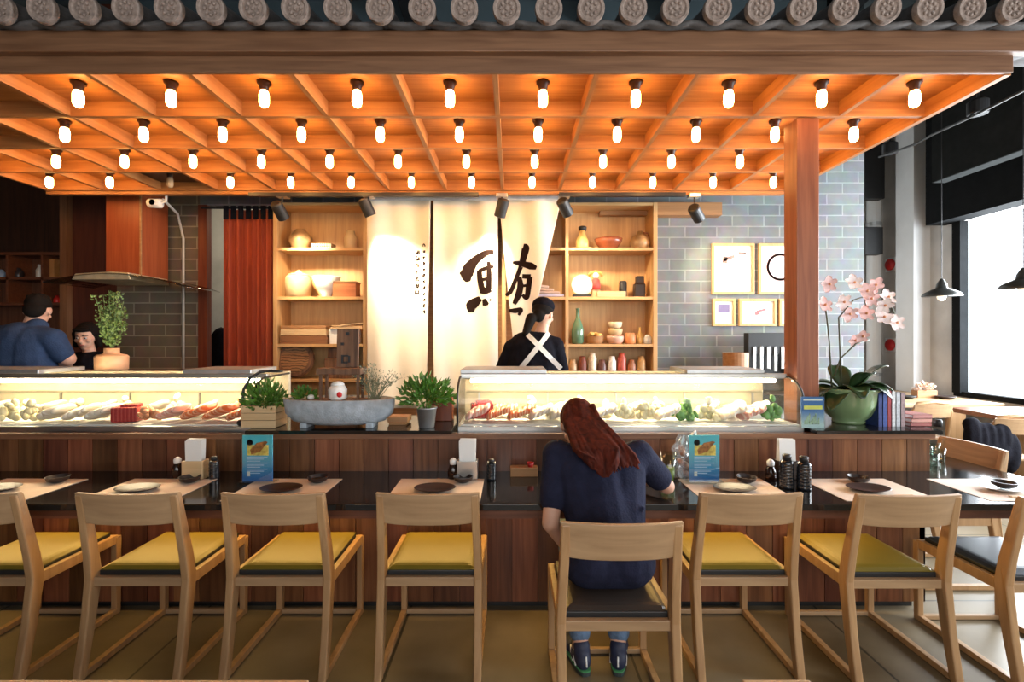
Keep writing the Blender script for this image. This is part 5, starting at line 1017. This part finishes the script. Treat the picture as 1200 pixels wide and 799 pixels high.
for (xa_, za_, xb_, zb_) in [(-.155, 1.14, .14, 1.505), (.235, 1.22, -.03, 1.49)]:
    vs = []; n = 14
    for k in range(n+1):
        u = k/n; x_ = xa_+(xb_-xa_)*u; z_ = za_+(zb_-za_)*u; nx, nz = -(zb_-za_), (xb_-xa_); l2 = math.hypot(nx, nz); nx /= l2; nz /= l2
        rad = .0 if z_ < 1.44 else (z_-1.44)*.55
        for s in (-1, 1): vs.append((x_+nx*.019*s, onback(x_, z_)+rad-.008, z_+nz*.019*s))
    sp_.add(vs, [(2*k, 2*k+1, 2*k+3, 2*k+2) for k in range(n)])
sp_.build('apron_strap', M_white, ch, solid=.004)
hh_ = MB(); HMc = Matrix.Translation(hcc) @ Euler(rot).to_matrix().to_4x4(); hh_.ball(HMc @ Vector((0, .025, .035)), (.086, .095, .085), 18, 12, rot=rot); hh_.ball(HMc @ Vector((0, .075, -.03)), (.05, .05, .06)); hh_.cap((-.0, -.06, 1.62), (-.045, -.1, 1.50), .045, .03); hh_.build('hair', M_hairb, ch, remesh=.008)
cp = MB(); cp.ball(HMc @ Vector((0, .02, .07)), (.093, .102, .07), 18, 12, rot=rot); cp.build('cap', M_bcloth, ch, smooth=True)
# --- cook in blue shirt
ck = thing('person', 'cook in a blue T-shirt seen from behind at the far left', 'person', (WX(30, 3.74), 3.74, 0))
b = MB(); b.cap((-.1, 0, 1.0), (-.1, .02, 1.42), .14, .12); b.cap((.06, 0, 1.0), (.06, .02, 1.42), .14, .12); b.cap((.0, .03, 1.48), (.0, .08, 1.64), .07, .055)
for s in (-1, 1): b.cap((s*.09, 0, 1.0), (s*.1, .0, .5), .10, .065); b.cap((s*.1, 0, .5), (s*.1, .0, .08), .06, .045); b.cap((s*.1, 0, .05), (s*.1, .12, .04), .045, .035)
b.cap((-.25, 0, 1.46), (-.33, .08, 1.2), .055, .045); b.cap((-.33, .08, 1.2), (-.2, .3, 1.16), .04, .03); b.cap((.20, .02, 1.45), (.27, .06, 1.30), .06, .055); b.cap((.26, .06, 1.30), (.03, .28, 1.14), .050, .032)
hand(b, (-.2, .3, 1.16), (.5, .8, -.1), (0, 0, -1), 1, .5, 1); hand(b, (.03, .28, 1.14), (-.6, .7, -.1), (0, 0, -1), 1, .5, -1)
rot = (R(24), 0, R(204)); hcc = Vector((-.0, .10, 1.68)); Pp = head(b, hcc, 1.0, rot); b.build('body', M_skin, ck, remesh=.007, sm=3); face_bits(Pp, 1, ck, rot)
tp = MB(); tp.cap((-.12, 0, 1.0), (-.12, .02, 1.42), .16, .145); tp.cap((.07, 0, 1.0), (.05, .02, 1.42), .155, .145); tp.cap((-.05, 0, 1.0), (-.04, 0, 1.45), .16, .14); tp.cap((-.1, .02, 1.47), (-.25, 0, 1.46), .11, .09); tp.cap((.0, .02, 1.47), (.19, .02, 1.45), .11, .09); tp.cap((.02, .03, 1.48), (.04, .05, 1.545), .11, .075); tp.cap((-.25, 0, 1.46), (-.31, .06, 1.28), .085, .07); tp.cap((.19, .02, 1.45), (.245, .04, 1.34), .085, .075); tp.build('t_shirt', M_blue, ck, remesh=.01, sm=4)
tr = MB()
for s in (-1, 1): tr.cap((s*.08, 0, .98), (s*.1, .0, .5), .13, .085); tr.cap((s*.1, 0, .5), (s*.1, .0, .12), .08, .065)
tr.build('trousers', M_bcloth, ck, remesh=.014)
HMc = Matrix.Translation(hcc) @ Euler(rot).to_matrix().to_4x4(); hh_ = MB(); hh_.ball(HMc @ Vector((0, .02, .045)), (.084, .097, .082), 18, 12, rot=rot); hh_.ball(HMc @ Vector((0, .062, -.015)), (.072, .052, .075), rot=rot)
for k in range(60):
    a = random.uniform(0, 6.28); q = random.uniform(.0, 1.2); v_ = Vector((.082*math.sin(q)*math.cos(a), .02+.095*math.sin(q)*math.sin(a), .045+.08*math.cos(q))); hh_.ball(HMc @ v_, (.016, .016, .012), 6, 5)
hh_.build('hair', M_hairb, ck, remesh=.008)
# --- woman in black
wm = thing('person', 'dark-haired woman in black looking down beside the peach vase', 'person', (WX(106, 4.35), 4.35, .02))
b = MB(); b.cap((0, 0, .9), (0, 0, 1.22), .13, .11); b.cap((0, 0, 1.26), (-.01, -.01, 1.38), .05, .045)
for s in (-1, 1): b.cap((s*.08, 0, .9), (s*.09, .0, .45), .09, .06); b.cap((s*.09, 0, .45), (s*.09, .0, .08), .055, .04); b.cap((s*.09, 0, .05), (s*.09, -.12, .04), .04, .03); b.cap((s*.15, 0, 1.26), (s*.2, -.04, 1.03), .042, .035); b.cap((s*.2, -.04, 1.03), (s*.12, -.25, 1.02), .033, .024); hand(b, (s*.12, -.25, 1.02), (-s*.4, -.85, -.1), (0, 0, -1), .9, .5, s)
rot = (R(16), R(0), R(16)); hcc = Vector((-.01, -.03, 1.455)); Pp = head(b, hcc, .98, rot); b.build('body', M_skinf, wm, remesh=.006, sm=2); face_bits(Pp, .98, wm, rot)
tp = MB(); tp.cap((0, 0, .9), (0, 0, 1.20), .15, .13); tp.cap((-.05, 0, 1.24), (-.15, 0, 1.25), .085, .065); tp.cap((.05, 0, 1.24), (.15, 0, 1.25), .085, .065)
for s in (-1, 1): tp.cap((s*.15, 0, 1.25), (s*.19, -.04, 1.06), .063, .052); tp.cap((s*.2, -.04, 1.04), (s*.14, -.2, 1.02), .05, .04)
tp.build('black_top', M_bcloth, wm, remesh=.009, sm=3)
tr = MB()
for s in (-1, 1): tr.cap((s*.07, 0, .9), (s*.09, .0, .45), .115, .08); tr.cap((s*.09, 0, .45), (s*.09, .0, .12), .075, .06)
tr.build('trousers', M_bcloth, wm, remesh=.014)
HMc = Matrix.Translation(hcc) @ Euler(rot).to_matrix().to_4x4(); hh_ = MB(); Hc = lambda *a: HMc @ Vector(a)
hh_.ball(Hc(0, .032, .035), (.092, .098, .092), 18, 12, rot=rot); hh_.ball(Hc(0, .06, -.05), (.085, .055, .09), rot=rot); hh_.ball(Hc(0, -.058, .078), (.07, .03, .022), rot=rot)
for s in (-1, 1): hh_.cap(Hc(s*.082, .0, .03), Hc(s*.088, .005, -.085), .022, .02)
hh_.build('hair', M_hairb, wm, remesh=.006, sm=2)
